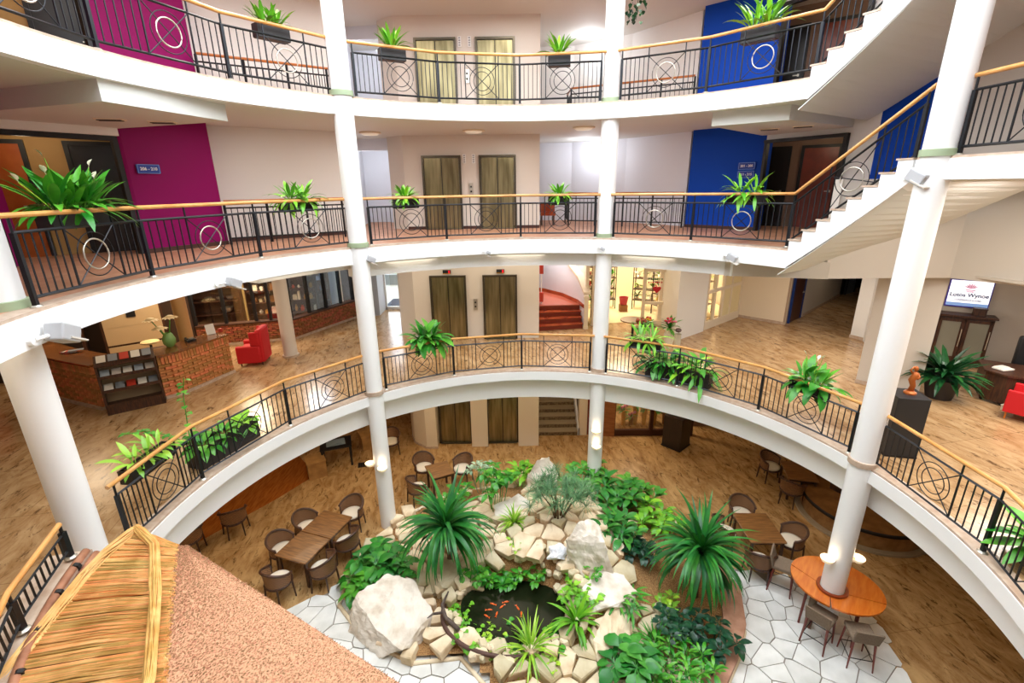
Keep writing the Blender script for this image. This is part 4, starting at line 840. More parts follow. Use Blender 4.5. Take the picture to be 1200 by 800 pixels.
text('Lotos Wynoe', .145, (0, -.048, -.04), navy, t); text('CONFERENCE ROOMS', .055, (0, -.048, -.18), navy, t); text('HOTEL', .05, (0, -.048, .06), pink, t)
mb = MB()
for k in range(7):
    a = R(-60 + k * 20); mb.add([(0, 0, 0), (math.sin(a - .12) * .07, 0, math.cos(a - .12) * .07), (math.sin(a) * .12, 0, math.cos(a) * .12), (math.sin(a + .12) * .07, 0, math.cos(a + .12) * .07)], [(0, 1, 2, 3)])
mb.box((0, 0, -.025), (.14, .002, .012)); o = obj('lotus_emblem', mb, pink, t, loc=(0, -.048, .14)); o.scale = (1.5, 1, 1.35)
plantpot('potted_plant', 'large dark bushy plant in a black pot before the glass-door cabinet', 'plant', (10.22, 10.5, H1), .85, M_pot, G_dark_i, 120, 5)
t = thing('office_desk', 'dark wooden desk with clipped corner in the right alcove', 'desk', (11.9, 10.1, H1), R(-35))
obj('desk_top', MB().prism([(-.9, -.35), (-.55, -.6), (1.6, -.6), (1.6, .5), (-.9, .5)], .72, .76), M_dwood, t); obj('side_panel', MB().prism([(-.86, -.33), (-.82, -.33), (-.82, .45), (-.86, .45)], .08, .72), M_dwood, t); obj('front_panel', MB().prism([(-.86, -.33), (-.53, -.56), (1.5, -.56), (1.5, -.52), (-.5, -.52), (-.84, -.3)], .08, .72), M_dwood, t)
for x, y in ((-.8, -.25), (-.5, -.5), (1.4, -.5)): obj('caster', MB().ball((x, y, .04), .04, n=8), M_blk, t)
o = obj('document_tray', MB().box((0, 0, .02), (.32, .24, .03)).box((0, .03, .045), (.26, .16, .02)), mags[0], loc=(11.35, 10.3, H1 + .77), rz=.2); tag(o, 'papers and small orange box lying on the dark alcove desk', 'papers')
t = thing('office_chair', 'black leather office chair behind the alcove desk', 'chair', (12.5, 10.95, H1), R(150)); obj('seat', B((0, 0, .5), (.55, .55, .12)), M_blk, t, bevel=.04, smooth='a'); obj('backrest', B((0, .28, .98), (.58, .12, .85)), M_blk, t, bevel=.05, smooth='a'); obj('stem', MB().cyl((0, 0), .03, .1, .45, 8), M_blk, t)
for k in range(5): obj('leg', MB().tube([(0, 0, .12), (.3 * math.cos(k * 1.257), .3 * math.sin(k * 1.257), .06)], .02, 6), M_blk, t)
t = thing('visitor_chair', 'red upholstered chair with orange feet at the right edge', 'chair', (11.05, 9.35, H1), R(215)); obj('seat', B((0, 0, .42), (.6, .55, .14)), M_redch, t, bevel=.04, smooth='a'); obj('backrest', MB().prism([(-.32, .24), (.32, .24), (.32, .34), (-.32, .34)], .15, .98), M_redch, t, bevel=.04, smooth='a')
for sx in (-1, 1):
    obj('armrest', B((sx * .32, 0, .42), (.08, .56, .5)), M_redch, t, bevel=.02)
    for y in (-.22, .25): obj('leg', MB().lathe([(.015, 0), (.022, .2)], (sx * .27, y), 8), M_orange, t)
t = thing('low_white_box', 'low white box on the floor under the alcove desk', 'box', (11.3, 9.75, H1), .3); obj('box', B((0, 0, .05), (.5, .25, .1)), goods[3], t); obj('lid', B((0, 0, .11), (.52, .27, .02)), goods[3], t)
# pedestal and figurine
t = thing('display_pedestal', 'tall black square pedestal behind the lobby rail, right of the column', 'pedestal', (7.32, 8.12, H1), R(-13)); obj('shaft', B((0, 0, .6), (.52, .52, 1.2)), mat('pedestal_black', '26282C', .4), t, bevel=.008); obj('plinth', B((0, 0, .02), (.54, .54, .04)), M_blk, t)
t = thing('bronze_figurine', 'small standing bronze figurine on the black pedestal', 'statue', (7.36, 8.12, H1 + 1.2)); M_br = mat('bronze_orange', 'B4622A', .35, .4)
obj('socle', MB().lathe([(.1, 0), (.1, .03), (.06, .06)], (0, 0), 16), M_br, t)
obj('body', MB().tube([(0, 0, .05), (.02, 0, .16), (-.03, 0, .27), (.02, 0, .36), (.0, 0, .43)], [.05, .045, .055, .06, .025], 12).tube([(.05, 0, .4), (.09, -.02, .33), (.03, -.05, .3)], .018, 6).tube([(-.05, 0, .4), (-.08, .02, .46), (-.02, .02, .52)], .018, 6), M_br, t, True); obj('head', MB().ball((0, 0, .49), .038, .042, .05, 12), M_br, t, True)
# signs on the coloured walls
def plate(label, c, d, z, body, col):
    t = thing('wall_sign', label, 'sign', (c[0], c[1], z), math.atan2(d[1], d[0])); obj('plate', B((0, -.015, 0), (.46, .02, .17)), mat('sign_blue', '1A3CA0', .4), t, bevel=.01); obj('border', MB().box((0, -.028, .085), (.42, .004, .01)).box((0, -.028, -.085), (.42, .004, .01)).box((.205, -.028, 0), (.01, .004, .17)).box((-.205, -.028, 0), (.01, .004, .17)), mat('sign_lightblue', '7AA4F0', .4), t); text(body, .085, (0, -.03, 0), M_white, t); return t
for z in (H2,):
    v = Vector((.88, 1.63)).normalized(); c = Vector((-7.85, 10.42)) + v * .42 + Vector((v.y, -v.x)) * .02; plate('blue room number plate on the magenta wall', c, v, z + 1.72, '206 - 210', 0)
    v = Vector((1.48, -1.39)).normalized(); c = Vector((5.38, 15.17)) + v * 1.62 + Vector((v.y, -v.x)) * .02; plate('blue room number plate on the blue wall, upper of two', c, v, z + 1.72, '201 - 205', 0); plate('blue room number plate on the blue wall, lower of two', c, v, z + 1.5, '211 - 215', 0)
# spotlights on the fascias
def spot(a, z, label, big=1.0):
    q = pol(a, RV, z); t = thing('spotlight', label, 'spotlight', q, R(a + 90), 'white spotlights on the fascias'); t.scale = (-1, 1, 1)
    obj('mount', MB().tube([(-.16 * big, 0, 0), (-.16 * big, .06, 0)], .05 * big, 12), M_white, t); obj('arm', MB().tube([(-.16 * big, .06, 0), (-.05 * big, .1, 0)], .018 * big, 8), M_white, t)
    obj('head', MB().box((.08 * big, .14, -.02), (.24 * big, .16 * big, .16 * big), M=Matrix.Rotation(R(25), 4, 'Y')), mat('spot_white', 'B4B4B6', .4), t, bevel=.02); obj('visor', MB().box((.14 * big, .14, -.12), (.22 * big, .18 * big, .02), M=Matrix.Rotation(R(25), 4, 'Y')), M_greige, t)
    return t
for a, z, l, b in ((-169, 7.36, 'largest white spotlight on the fascia at the left edge', 1.3), (159.7, 7.34, 'white spotlight on the fascia above the reception', 1), (129.4, 7.38, 'white spotlight at the second column under the middle gallery', .8), (100.6, 7.34, 'tiny white spotlight on the fascia before the lifts', .5), (72.4, 7.42, 'tiny white spotlight at the third column', .5), (43.3, 7.4, 'white spotlight on the fascia before the flower shop', .9), (12.9, 9.0, 'white spotlight where the stair meets the right column', 1.2)): spot(a, z, l, b)
# ceiling lamps
def disc(x, y, z, label):
    t = thing('ceiling_lamp', label, 'ceiling lamp', (x, y, z)); obj('rim', MB().lathe([(.3, 0), (.3, -.03), (.26, -.04)], (0, 0), 28), M_cream, t, 'a'); obj('diffuser', MB().lathe([(.25, -.03), (.2, -.07), (.01, -.09)], (0, 0), 28), mat('diffuser', 'E6DCC8', .5, emit=.25), t, 'a')
disc(-.98, 14.4, 10.40, 'oval ceiling lamp above the lifts on the middle gallery'); disc(2.0, 14.0, 10.40, 'ceiling lamp beside the third column on the middle gallery'); disc(-3.9, 14.6, 10.40, 'ceiling lamp behind the second column on the middle gallery'); disc(-.95, 14.0, 13.5, 'ceiling lamp above the lifts on the top gallery')
def slots(x, y, z, label, rz=0):
    t = thing('ceiling_vent', label, 'ceiling vent', (x, y, z), rz, 'slotted fittings in the dropped ceilings')
    obj('frame', B((0, 0, -.01), (.42, .22, .02)), M_cream, t)
    for s in (-.05, .05): obj('slot', B((0, s, -.025), (.36, .05, .012)), M_blk, t)
slots(-6.9, 9.1, 10.12, 'slotted ceiling fitting near the magenta wall, left of two', .3); slots(-6.3, 9.55, 10.12, 'slotted ceiling fitting near the magenta wall, right of two', .3); slots(6.1, 12.2, 10.12, 'slotted ceiling fitting near the blue wall, left of two', -.5); slots(6.6, 11.7, 10.12, 'slotted ceiling fitting near the blue wall, right of two', -.5)
# ================================================================ GROUND FLOOR FURNITURE
def cane_chair():
    t = thing('cane_chair', 'x', 'chair'); n_ = 22
    def arc(rad, z, a0=-20, a1=200, k=n_, dz=0): return [(rad * math.cos(R(a0 + (a1 - a0) * i / k)), rad * .95 * math.sin(R(a0 + (a1 - a0) * i / k)), z + dz * math.sin(math.pi * i / k) ** 1.5) for i in range(k + 1)]
    top = arc(.30, .66, dz=.16); bot = arc(.27, .42); vs = []; fs = []
    for i in range(n_ + 1): vs += [bot[i], top[i], (bot[i][0] * .95, bot[i][1] * .95, bot[i][2]), (top[i][0] * .95, top[i][1] * .95, top[i][2])]
    for i in range(n_): q = i * 4; fs += [(q, q + 4, q + 5, q + 1), (q + 2, q + 3, q + 7, q + 6)]
    obj('cane_back', MB().add(vs, fs), M_cane, t, True); obj('top_rim', MB().tube(top, .028, 8), M_dwood, t, True); obj('lower_rim', MB().tube(bot, .02, 8), M_dwood, t, True)
    obj('seat', MB().lathe([(.27, .38), (.28, .40), (.27, .42)], (0, 0), 22), M_dwood, t, 'a'); obj('cushion', MB().lathe([(.23, .42), (.25, .44), (.24, .475), (.18, .49), (.01, .49)], (0, 0), 22), M_cush, t, True)
    for a in (-20, 200, 55, 125):
        x, y = .275 * math.cos(R(a)), .26 * math.sin(R(a)); obj('leg', MB().tube([(x * 1.12, y * 1.12, 0), (x, y, .4), (x * 1.03, y * 1.03, .64 if a in (-20, 200) else .45)], [.016, .022, .018], 7), M_dwood, t, True)
    t.scale = (1.1, 1.1, 1.06); return t
cc = cane_chair(); cu = [False]
def chair(x, y, face, label, grp):   # face: direction the sitter looks, degrees
    place(cc, cu, (x, y, 0), R(face + 90), label, grp)
def table(label, x, y, rz, L, Wd, hgt=.75, grp=None):
    t = thing('dining_table', label, 'table', (x, y, 0), rz, grp); obj('tabletop', B((0, 0, hgt - .02), (Wd, L, .04)), M_wood, t, bevel=.012); obj('apron', MB().box((-Wd / 2 + .06, 0, hgt - .08), (.03, L - .16, .08)).box((Wd / 2 - .06, 0, hgt - .08), (.03, L - .16, .08)).box((0, -L / 2 + .08, hgt - .08), (Wd - .12, .03, .08)).box((0, L / 2 - .08, hgt - .08), (Wd - .12, .03, .08)), M_dwood, t)
    for sx in (-1, 1):
        for sy in (-1, 1): obj('leg', B((sx * (Wd / 2 - .07), sy * (L / 2 - .07), hgt / 2 - .02), (.06, .06, hgt - .04)), M_dwood, t)
ax = Vector((.52, 1.5)).normalized(); rzt = math.atan2(ax.y, ax.x) - math.pi / 2; c0 = Vector((-4.95, 9.86))
G1 = 'dining tables in the atrium'
table('walnut dining table nearest the reed roof, front half of the long pair', *(c0 - ax * .44), rzt, .86, .90, grp=G1); table('walnut dining table joined behind the front one of the long pair', *(c0 + ax * .44), rzt, .86, .90, grp=G1)
pe = Vector((ax.y, -ax.x)); g = 'cane armchairs'
for (s, side, lab) in ((-.42, -1, 'cane chair on the left side of the long table, nearer one'), (.44, -1, 'cane chair on the left side of the long table, farther one'), (-.62, 1, 'cane chair with cream seat on the garden side of the long table, nearer one'), (.28, 1, 'cane chair with cream seat on the garden side of the long table, farther one')):
    q = c0 + ax * s + pe * side * .68; f = math.degrees(math.atan2(-side * pe.y, -side * pe.x)); chair(q.x, q.y, f, lab, g)
q = c0 - ax * 1.2; chair(q.x - .05, q.y, math.degrees(math.atan2(ax.y, ax.x)), 'cane chair at the near end of the long table', g)
q = c0 + ax * 1.25; chair(q.x + .1, q.y, math.degrees(math.atan2(-ax.y, -ax.x)), 'cane chair at the far end of the long table', g)
table('small walnut table in front of the lift block', -2.26, 12.68, R(25), .78, .72, grp=G1)
chair(-2.85, 13.25, -60, 'cane chair behind the small table, left one by the lift block', g); chair(-1.62, 13.15, -130, 'cane chair behind the small table, right one by the lift block', g); chair(-2.85, 12.15, 40, 'cane chair before the small table, half hidden by the strap-leaved plant', g)
table('walnut table at the right beside the large strap-leaved plant', 6.1, 9.92, R(-2), 1.1, .86, grp=G1)
chair(6.1, 10.8, -90, 'cane chair at the back of the right-hand table', g); chair(6.85, 9.75, 180, 'cane chair at the right of the right-hand table', g); chair(5.35, 10.1, 0, 'cane chair at the left of the right-hand table', g); chair(5.75, 9.1, 70, 'cane chair with cream seat in front of the right-hand table', g)
table('dark table in the shade beside the round stage', 8.5, 12.35, R(-15), 1.0, .8, grp=G1); chair(8.05, 13.05, -60, 'cane chair behind the shaded dark table', g); chair(8.05, 11.85, 40, 'cane chair before the shaded dark table', g)
chair(-7.6, 10.9, 120, 'cane chair under the gallery left of the long table, right of two', g); chair(-8.35, 10.15, 120, 'cane chair under the gallery at the far left, left of two', g)
chair(-4.3, 14.9, -90, 'cane chair far back left of the lift block', g)
# bar table round the right column and stools
t = thing('round_bar_table', 'oval orange wooden bar table fitted round the right column', 'table', (6.62, 7.82, 0), R(-40)); n_ = 40
for k in range(4):
    pts = [(.72 * 0, 0)]; a0 = k * 90 + 1; ring_o = [(.83 * math.cos(R(a0 + i * 8.8)), .74 * math.sin(R(a0 + i * 8.8))) for i in range(11)]; ring_i = [(-.053 + .24 * math.cos(R(a0 + i * 8.8)), -.201 + .24 * math.sin(R(a0 + i * 8.8))) for i in range(11)]
    obj('top_panel', MB().prism(ring_o + ring_i[::-1], 1.02, 1.06), M_orange, t)
obj('collar', MB().lathe([(.28, 1.06), (.28, 1.11), (.225, 1.11), (.225, 1.06)], (-.053, -.201), 32, False), mat('collar_wood', '8A3A14', .35), t)
for a in (45, 135, 225, 315): obj('leg', MB().tube([(.62 * math.cos(R(a)), .52 * math.sin(R(a)), 1.02), (.66 * math.cos(R(a)), .56 * math.sin(R(a)), 0)], [.03, .022], 8), M_sleg, t)
obj('support_plank', B((-.3, -.42, .51), (.14, .03, 1.02), R(0)), M_taupe, t)
def stool():
    t = thing('bar_stool', 'x', 'stool'); obj('seat', B((0, 0, .70), (.44, .44, .09)), M_taupe, t, bevel=.02, smooth='a'); obj('backrest', MB().add([(-.22, .17, .68), (.22, .17, .68), (.23, .27, 1.0), (-.23, .27, 1.0), (-.22, .22, .66), (.22, .22, .66), (.23, .31, 1.0), (-.23, .31, 1.0)], [(0, 1, 2, 3), (5, 4, 7, 6), (3, 2, 6, 7), (0, 3, 7, 4), (1, 5, 6, 2), (0, 4, 5, 1)]), M_taupe, t, bevel=.012)
    for sx in (-1, 1):
        for sy in (-1, 1): obj('leg', MB().tube([(sx * .22, sy * .22 + (.03 if sy > 0 else 0), 0), (sx * .18, sy * .18, .67)], [.014, .026], 4), M_sleg, t)
    for s_ in (-1, 1): obj('footrest', MB().tube([(-.2, s_ * .2, .26), (.2, s_ * .2, .26)], .009, 6), M_blk, t); obj('footrest', MB().tube([(s_ * .2, -.2, .26), (s_ * .2, .2, .26)], .009, 6), M_blk, t)
    return t
sc = stool(); su = [False]; g = 'taupe bar stools at the round table'
for x, y, ang, lab in ((6.10, 7.36, -52, 'taupe bar stool at the lower left of the orange table'), (6.62, 6.98, -14, 'taupe bar stool at the front of the orange table, rightmost'), (6.1, 8.72, -125, 'taupe bar stool behind the left end of the orange table')):
    place(sc, su, (x, y, 0), R(180 + ang), lab, g)
# round stage
t = thing('round_stage', 'low round wooden stage with curved side behind the right column', 'platform', (9.72, 11.25, 0)); obj('deck', MB().cyl((0, 0), 1.5, .50, .56, 64), mat('stage_wood', '7A5430', .25, 0, '93683A', 3), t, 'a'); obj('edge', MB().lathe([(1.5, .46), (1.53, .47), (1.53, .54), (1.5, .56)], (0, 0), 64, False), M_blk, t, 'a'); obj('side', MB().cyl((0, 0), 1.47, .06, .47, 64), mat('stage_side', 'A87E4E', .4, 0, '8A6238', 6), t, 'a'); obj('step', MB().cyl((0, 0), 1.62, 0, .06, 64), M_nose, t, 'a')
tag(obj('wooden_block', MB().box((0, 0, .15), (.4, .3, .3)).box((0, 0, .31), (.42, .32, .02)), M_dwood, loc=(9.3, 11.7, .56), rz=.5), 'small dark wooden block standing on the round stage', 'box')
# dark display stand
t = thing('display_box', 'tall dark brown box stand near the ground floor shop front', 'stand', (5.82, 15.2, 0), R(43)); obj('body', B((0, 0, .6), (.7, .7, 1.2)), mat('very_dark_wood', '1E1410', .35, 0, '2E1C12', 5, stretch=(6, 6, 1)), t, bevel=.01); obj('base', B((0, 0, .02), (.74, .74, .04)), M_blk, t)
# shop flowers on the ground floor
for i, (x, z) in enumerate(((4.3, .5), (4.75, .7), (4.6, .2), (5.1, .6), (5.5, .5), (5.9, .6))):
    q = thing('shop_plant', '%s flower arrangement from the left behind the dark ground floor shop front' % ('first', 'third', 'second', 'fourth', 'fifth', 'sixth')[i], 'plant', (x, 16.8, z), 0, 'arrangements behind the ground floor shop front'); mb = MB(); rg = random.Random(i)
    for k in range(16): blade(mb, (0, 0, .1), rg.uniform(0, 6.28), R(rg.uniform(10, 80)), .35, .1, R(50), 4, 'lance')
    stuff(obj('foliage', mb, G_isl, q)); obj('pot', MB().lathe([(.08, -z + .0), (.1, .08), (.12, .12), (.01, .1)], (0, 0), 12), goods[(i * 2) % 6], q)
    for k in range(3): obj('bloom', MB().ball((.1 * k - .1, -.08, .28 + .04 * k), .06, n=8), MATS['fl_white'] if i % 2 else FP, q)
light('shop_light', 'AREA', (4.8, 17.2, 3.5), 60, WARM, .8)
# black table, boxes and floor grille at the back left
t = thing('black_side_table', 'black table with grey cloth and papers at the back left', 'table', (-6.0, 14.35, 0), R(20)); obj('tabletop', B((0, 0, .73), (1.0, .75, .05)), M_blk, t)
for sx in (-1, 1):
    for sy in (-1, 1): obj('leg', B((sx * .44, sy * .32, .36), (.07, .07, .72)), M_blk, t)
tag(obj('folded_cloth', MB().box((0, 0, .01), (.6, .4, .02)).box((.05, .02, .03), (.4, .3, .02)), mat('grey_cloth', '7A8890', .8), loc=(-6.0, 14.35, .755), rz=.4), 'grey folded cloth on the black side table', 'cloth')
M_oak = mat('oak_box', 'B4884E', .6, 0, '9A7040', 4)
for x, y, s, lab in ((-6.45, 13.65, (.55, .55, .55), 'square tan wooden box before the black side table'), (-5.2, 15.5, (.7, .6, .5), 'square tan wooden box at the back beside the second column')):
    t = thing('wooden_plinth', lab, 'box', (x, y, 0), R(30), 'tan wooden boxes at the back left'); obj('body', B((0, 0, s[2] / 2), s), M_oak, t); obj('lid', B((0, 0, s[2] + .015), (s[0] + .04, s[1] + .04, .03)), M_oak, t)
t = thing('floor_grille', 'dark rectangular floor grille left of the second column', 'grille', (-5.0, 14.2, .004), R(15)); obj('frame', B((0, 0, .004), (.55, .3, .008)), M_frame, t)
for i in range(8): obj('bar', B((-.22 + i * .063, 0, .010), (.03, .26, .006)), M_blk, t)
struct('floor', MB().prism([(-9.5, 9.0), (-7.2, 12.35), (-6.5, 13.6), (-9, 16.5), (-12, 15), (-12, 9)], .001, .006), mat('parquet_orange', 'B0682A', .25, 0, '94501C', 2.5, stretch=(7, 1, 1)))
# shell sconces
def sconce(x, y, z, rz, label):
    t = thing('wall_sconce', label, 'wall lamp', (x, y, z), rz, 'shell sconces on the columns'); obj('bracket', B((0, -.02, 0), (.06, .04, .12)), M_cream, t)
    mb = MB().lathe([(.03, -.06), (.10, -.02), (.13, .05), (.12, .05), (.02, -.04)], (0, -.1), 14); obj('shell', mb, M_shell, t, 'a'); obj('bulb', MB().ball((0, -.1, .03), .045, n=8), M_lampg, t)
    light('sconce_light', 'POINT', (x + .12 * math.sin(rz), y - .12 * math.cos(rz), z + .14), 1.6, WARM, .05)
def on(k, a, z, label): x, y = colpos[k]; sconce(x + .21 * math.cos(R(a)), y + .21 * math.sin(R(a)), z, R(a + 90), label)
on('B', -75, 1.95, 'shell sconce on the second column facing the garden'); on('B', 190, 1.95, 'shell sconce on the left side of the second column'); on('C', -100, 2.2, 'upper shell sconce on the third column'); on('C', -95, 1.7, 'lower shell sconce on the third column')
on('D', 195, 1.85, 'shell sconce on the left of the right column above the orange table'); on('D', -15, 1.85, 'shell sconce on the right of the right column above the orange table')

# ================================================================ PAVING AND GARDEN
def inside(pt, poly):
    x, y = pt; c = False; n_ = len(poly)
    for i in range(n_):
        x1, y1 = poly[i]; x2, y2 = poly[(i + 1) % n_]
        if (y1 > y) != (y2 > y) and x < (x2 - x1) * (y - y1) / (y2 - y1) + x1: c = not c
    return c
def clip(poly, px, py, nx, ny):
    out = []; k = len(poly)
    for i in range(k):
        a, b = poly[i], poly[(i + 1) % k]; da = (a[0] - px) * nx + (a[1] - py) * ny; db = (b[0] - px) * nx + (b[1] - py) * ny
        if da <= 0: out.append(a)
        if da * db < 0: t_ = da / (da - db); out.append((a[0] + (b[0] - a[0]) * t_, a[1] + (b[1] - a[1]) * t_))
    return out
def voronoi(x0, x1, y0, y1, sp, seed, jit=.38):
    rg = random.Random(seed); pts = []; nx = int((x1 - x0) / sp) + 1; ny = int((y1 - y0) / sp) + 1
    for j in range(ny):
        for i in range(nx): pts.append((x0 + (i + .5 * (j % 2)) * sp + rg.uniform(-jit, jit) * sp, y0 + j * sp + rg.uniform(-jit, jit) * sp))
    out = []
    for i, (px, py) in enumerate(pts):
        c = [(px - sp * 1.5, py - sp * 1.5), (px + sp * 1.5, py - sp * 1.5), (px + sp * 1.5, py + sp * 1.5), (px - sp * 1.5, py + sp * 1.5)]
        for j, (qx, qy) in enumerate(pts):
            if i != j and abs(qx - px) < 3 * sp and abs(qy - py) < 3 * sp: c = clip(c, (px + qx) / 2, (py + qy) / 2, qx - px, qy - py)
            if len(c) < 3: break
        if len(c) >= 3: out.append(((px, py), c))
    return out
def shrink(c, g_):
    k = len(c); cx = sum(q[0] for q in c) / k; cy = sum(q[1] for q in c) / k; out = []
    for x, y in c:
        d = math.hypot(x - cx, y - cy); f = max(.3, 1 - g_ / max(d, .01)); out.append((cx + (x - cx) * f, cy + (y - cy) * f))
    return out, (cx, cy)
GP = [(-3.95, 8.4), (-4.0, 9.2), (-3.85, 9.9), (-3.3, 11.3), (-2.0, 12.35), (0, 13.0), (1.8, 13.1), (3.2, 12.6), (4.3, 11.4), (4.9, 9.8), (5.05, 8.5), (4.75, 7.6), (4.35, 7.0), (3.75, 6.3), (2.8, 5.7), (.8, 5.4), (-.2, 5.6), (-.55, 6.5), (-1.1, 7.1), (-2.0, 7.0), (-3.1, 7.5)]
PV = [(-6.3, 5.0), (-5.6, 7.9), (-4.98, 8.43), (-4.21, 9.0), (-3.3, 9.75), (-2.5, 11.2), (3.8, 11.9), (5.0, 10.2), (5.35, 9.4), (6.3, 9.2), (7.0, 8.95), (7.55, 8.3), (7.7, 7.8), (7.62, 7.2), (7.34, 6.4), (6.9, 5.0)]
fl = struct('floor', MB().prism([(.7 + (x - .7) * .975, 8 + (y - 8) * .975) for x, y in PV], .002, .012), M_joint)
for (p0, c) in voronoi(-6, 7.8, 5.2, 12, .47, 3, .5):
    c2, ct = shrink(c, .014)
    if not inside(ct, PV): continue
    if inside(ct, GP) and all(inside(q, GP) for q in c2): continue
    if abs(Vector(c2[0]).x) > 50: continue
    if ct[0] > 4:
        for a_, b_ in zip(PV[8:], PV[9:]): c2 = clip(c2, a_[0], a_[1], -(b_[1] - a_[1]), b_[0] - a_[0]) if len(c2) > 2 else c2
    elif ct[0] < -2:
        for a_, b_ in (((-6.3, 5.0), (-5.6, 7.9)), ((-5.6, 7.9), (-3.3, 9.75))): c2 = clip(c2, a_[0], a_[1], -(b_[1] - a_[1]), b_[0] - a_[0]) if len(c2) > 2 else c2
    if len(c2) < 3: continue
    loc = [(x - ct[0], y - ct[1]) for x, y in c2]; obj('paving_stone', MB().prism(loc, 0, .022 + rnd.uniform(0, .008)), M_pave, fl, loc=(ct[0], ct[1], .008))
def hgt(x, y):
    h = .14 + 1.0 * math.exp(-((x - 1) ** 2 + (y - 9.7) ** 2) / 4.5)
    d = ((x + .05) / 1.15) ** 2 + ((y - 7.95) / .85) ** 2
    if d < 1.6: f = min(1, max(0, (d - .8) / .8)); h = h * f + .22 * (1 - f)
    return h
gd = thing('rock_garden', 'round planted rock garden with pond in the middle of the atrium', 'garden')
# soil mound
xs = [-4.1 + i * .2 for i in range(48)]; ys = [5.3 + i * .2 for i in range(41)]; vs = []; idx = {}; fs = []
for j, y in enumerate(ys):
    for i, x in enumerate(xs):
        if inside((x, y), GP): idx[i, j] = len(vs); vs.append((x, y, hgt(x, y) - .06 + rnd.uniform(-.01, .01)))
for (i, j) in idx:
    q = [(i, j), (i + 1, j), (i + 1, j + 1), (i, j + 1)]
    if all(k in idx for k in q): fs.append(tuple(idx[k] for k in q))
obj('soil_mound', MB().add(vs, fs), M_bark, gd, True)
kp = offset(GP + [GP[0]], .0)
obj('kerb', MB().tube([(x, y, .04) for x, y in GP], .05, 6, True), M_stone, gd, True)
# kerb slab right side
ks = [(4.35, 7.0), (4.75, 7.6), (5.05, 8.5), (4.9, 9.8)]; obj('kerb_slab', MB().prism(offset(ks, -.02)[:] + offset(ks, .42)[::-1], .02, .24), M_basin, gd)
ks = [(2.6, 5.75), (3.75, 6.3), (4.35, 7.0)]; obj('kerb_slab', MB().prism(offset(ks, -.02)[:] + offset(ks, .42)[::-1], .02, .23), M_basin, gd)
# flat stones
def rockmesh(c, h0, h1, rg, bev=.12):
    k = len(c); cx = sum(q[0] for q in c) / k; cy = sum(q[1] for q in c) / k
    t1 = [(cx + (x - cx) * (1 - bev) + rg.uniform(-.01, .01), cy + (y - cy) * (1 - bev)) for x, y in c]
    vs = [(x, y, h0) for x, y in c] + [(x, y, h1 * .72) for x, y in c] + [(x, y, h1 + rg.uniform(-.015, .015)) for x, y in t1] + [(cx, cy, h1 + rg.uniform(0, .02))]
    fs = [(i, (i + 1) % k, k + (i + 1) % k, k + i) for i in range(k)] + [(k + i, k + (i + 1) % k, 2 * k + (i + 1) % k, 2 * k + i) for i in range(k)] + [(2 * k + i, 2 * k + (i + 1) % k, 3 * k) for i in range(k)]
    return MB().add(vs, fs)
rg = random.Random(21); ns = 0
for (p0, c) in voronoi(-4, 5, 5.4, 13, .40, 11, .45):
    c2, ct = shrink(c, .028)
    if not inside(ct, GP): continue
    x, y = ct; d = ((x + .05) / 1.05) ** 2 + ((y - 7.95) / .78) ** 2
    if d < 1.15: continue
    if x > 2.5 and y > 6.9 and rg.random() < .8: continue
    if y > 11.2 and rg.random() < .5: continue
    if x > 3.4: continue
    sc_ = rg.uniform(.75, 1.18); loc = [((qx - x) * sc_, (qy - y) * sc_) for qx, qy in c2]
    o = obj('stone', rockmesh(loc, -.12, rg.uniform(.04, .10), rg), M_stone, gd, loc=(x, y, hgt(x, y) + (.06 if d < 3 else -.01) + rg.uniform(-.02, .06)))
    e = .1; gx = (hgt(x + e, y) - hgt(x - e, y)) / (2 * e); gy = (hgt(x, y + e) - hgt(x, y - e)) / (2 * e); o.rotation_euler = (max(-.3, min(.3, math.atan(gy) * .7)) + rg.uniform(-.09, .09), -max(-.3, min(.3, math.atan(gx) * .7)) + rg.uniform(-.09, .09), rg.uniform(-.15, .15)); ns += 1
# small rubble round the pond
for i in range(95):
    a = rg.uniform(0, 6.28); rr = rg.uniform(1.05, 1.45); x, y = -.05 + 1.1 * rr * math.cos(a), 7.95 + .8 * rr * math.sin(a); k = rg.randint(5, 7); s_ = rg.uniform(.05, .13)
    loc = [(s_ * math.cos(j * 6.28 / k + rg.uniform(-.2, .2)), s_ * rg.uniform(.7, 1.1) * math.sin(j * 6.28 / k)) for j in range(k)]; o = obj('small_stone', rockmesh(loc, -.05, s_ * .8, rg, .25), M_stone, gd, loc=(x, y, hgt(x, y) + .05)); o.rotation_euler = (rg.uniform(-.3, .3), rg.uniform(-.3, .3), rg.uniform(0, 6.28))
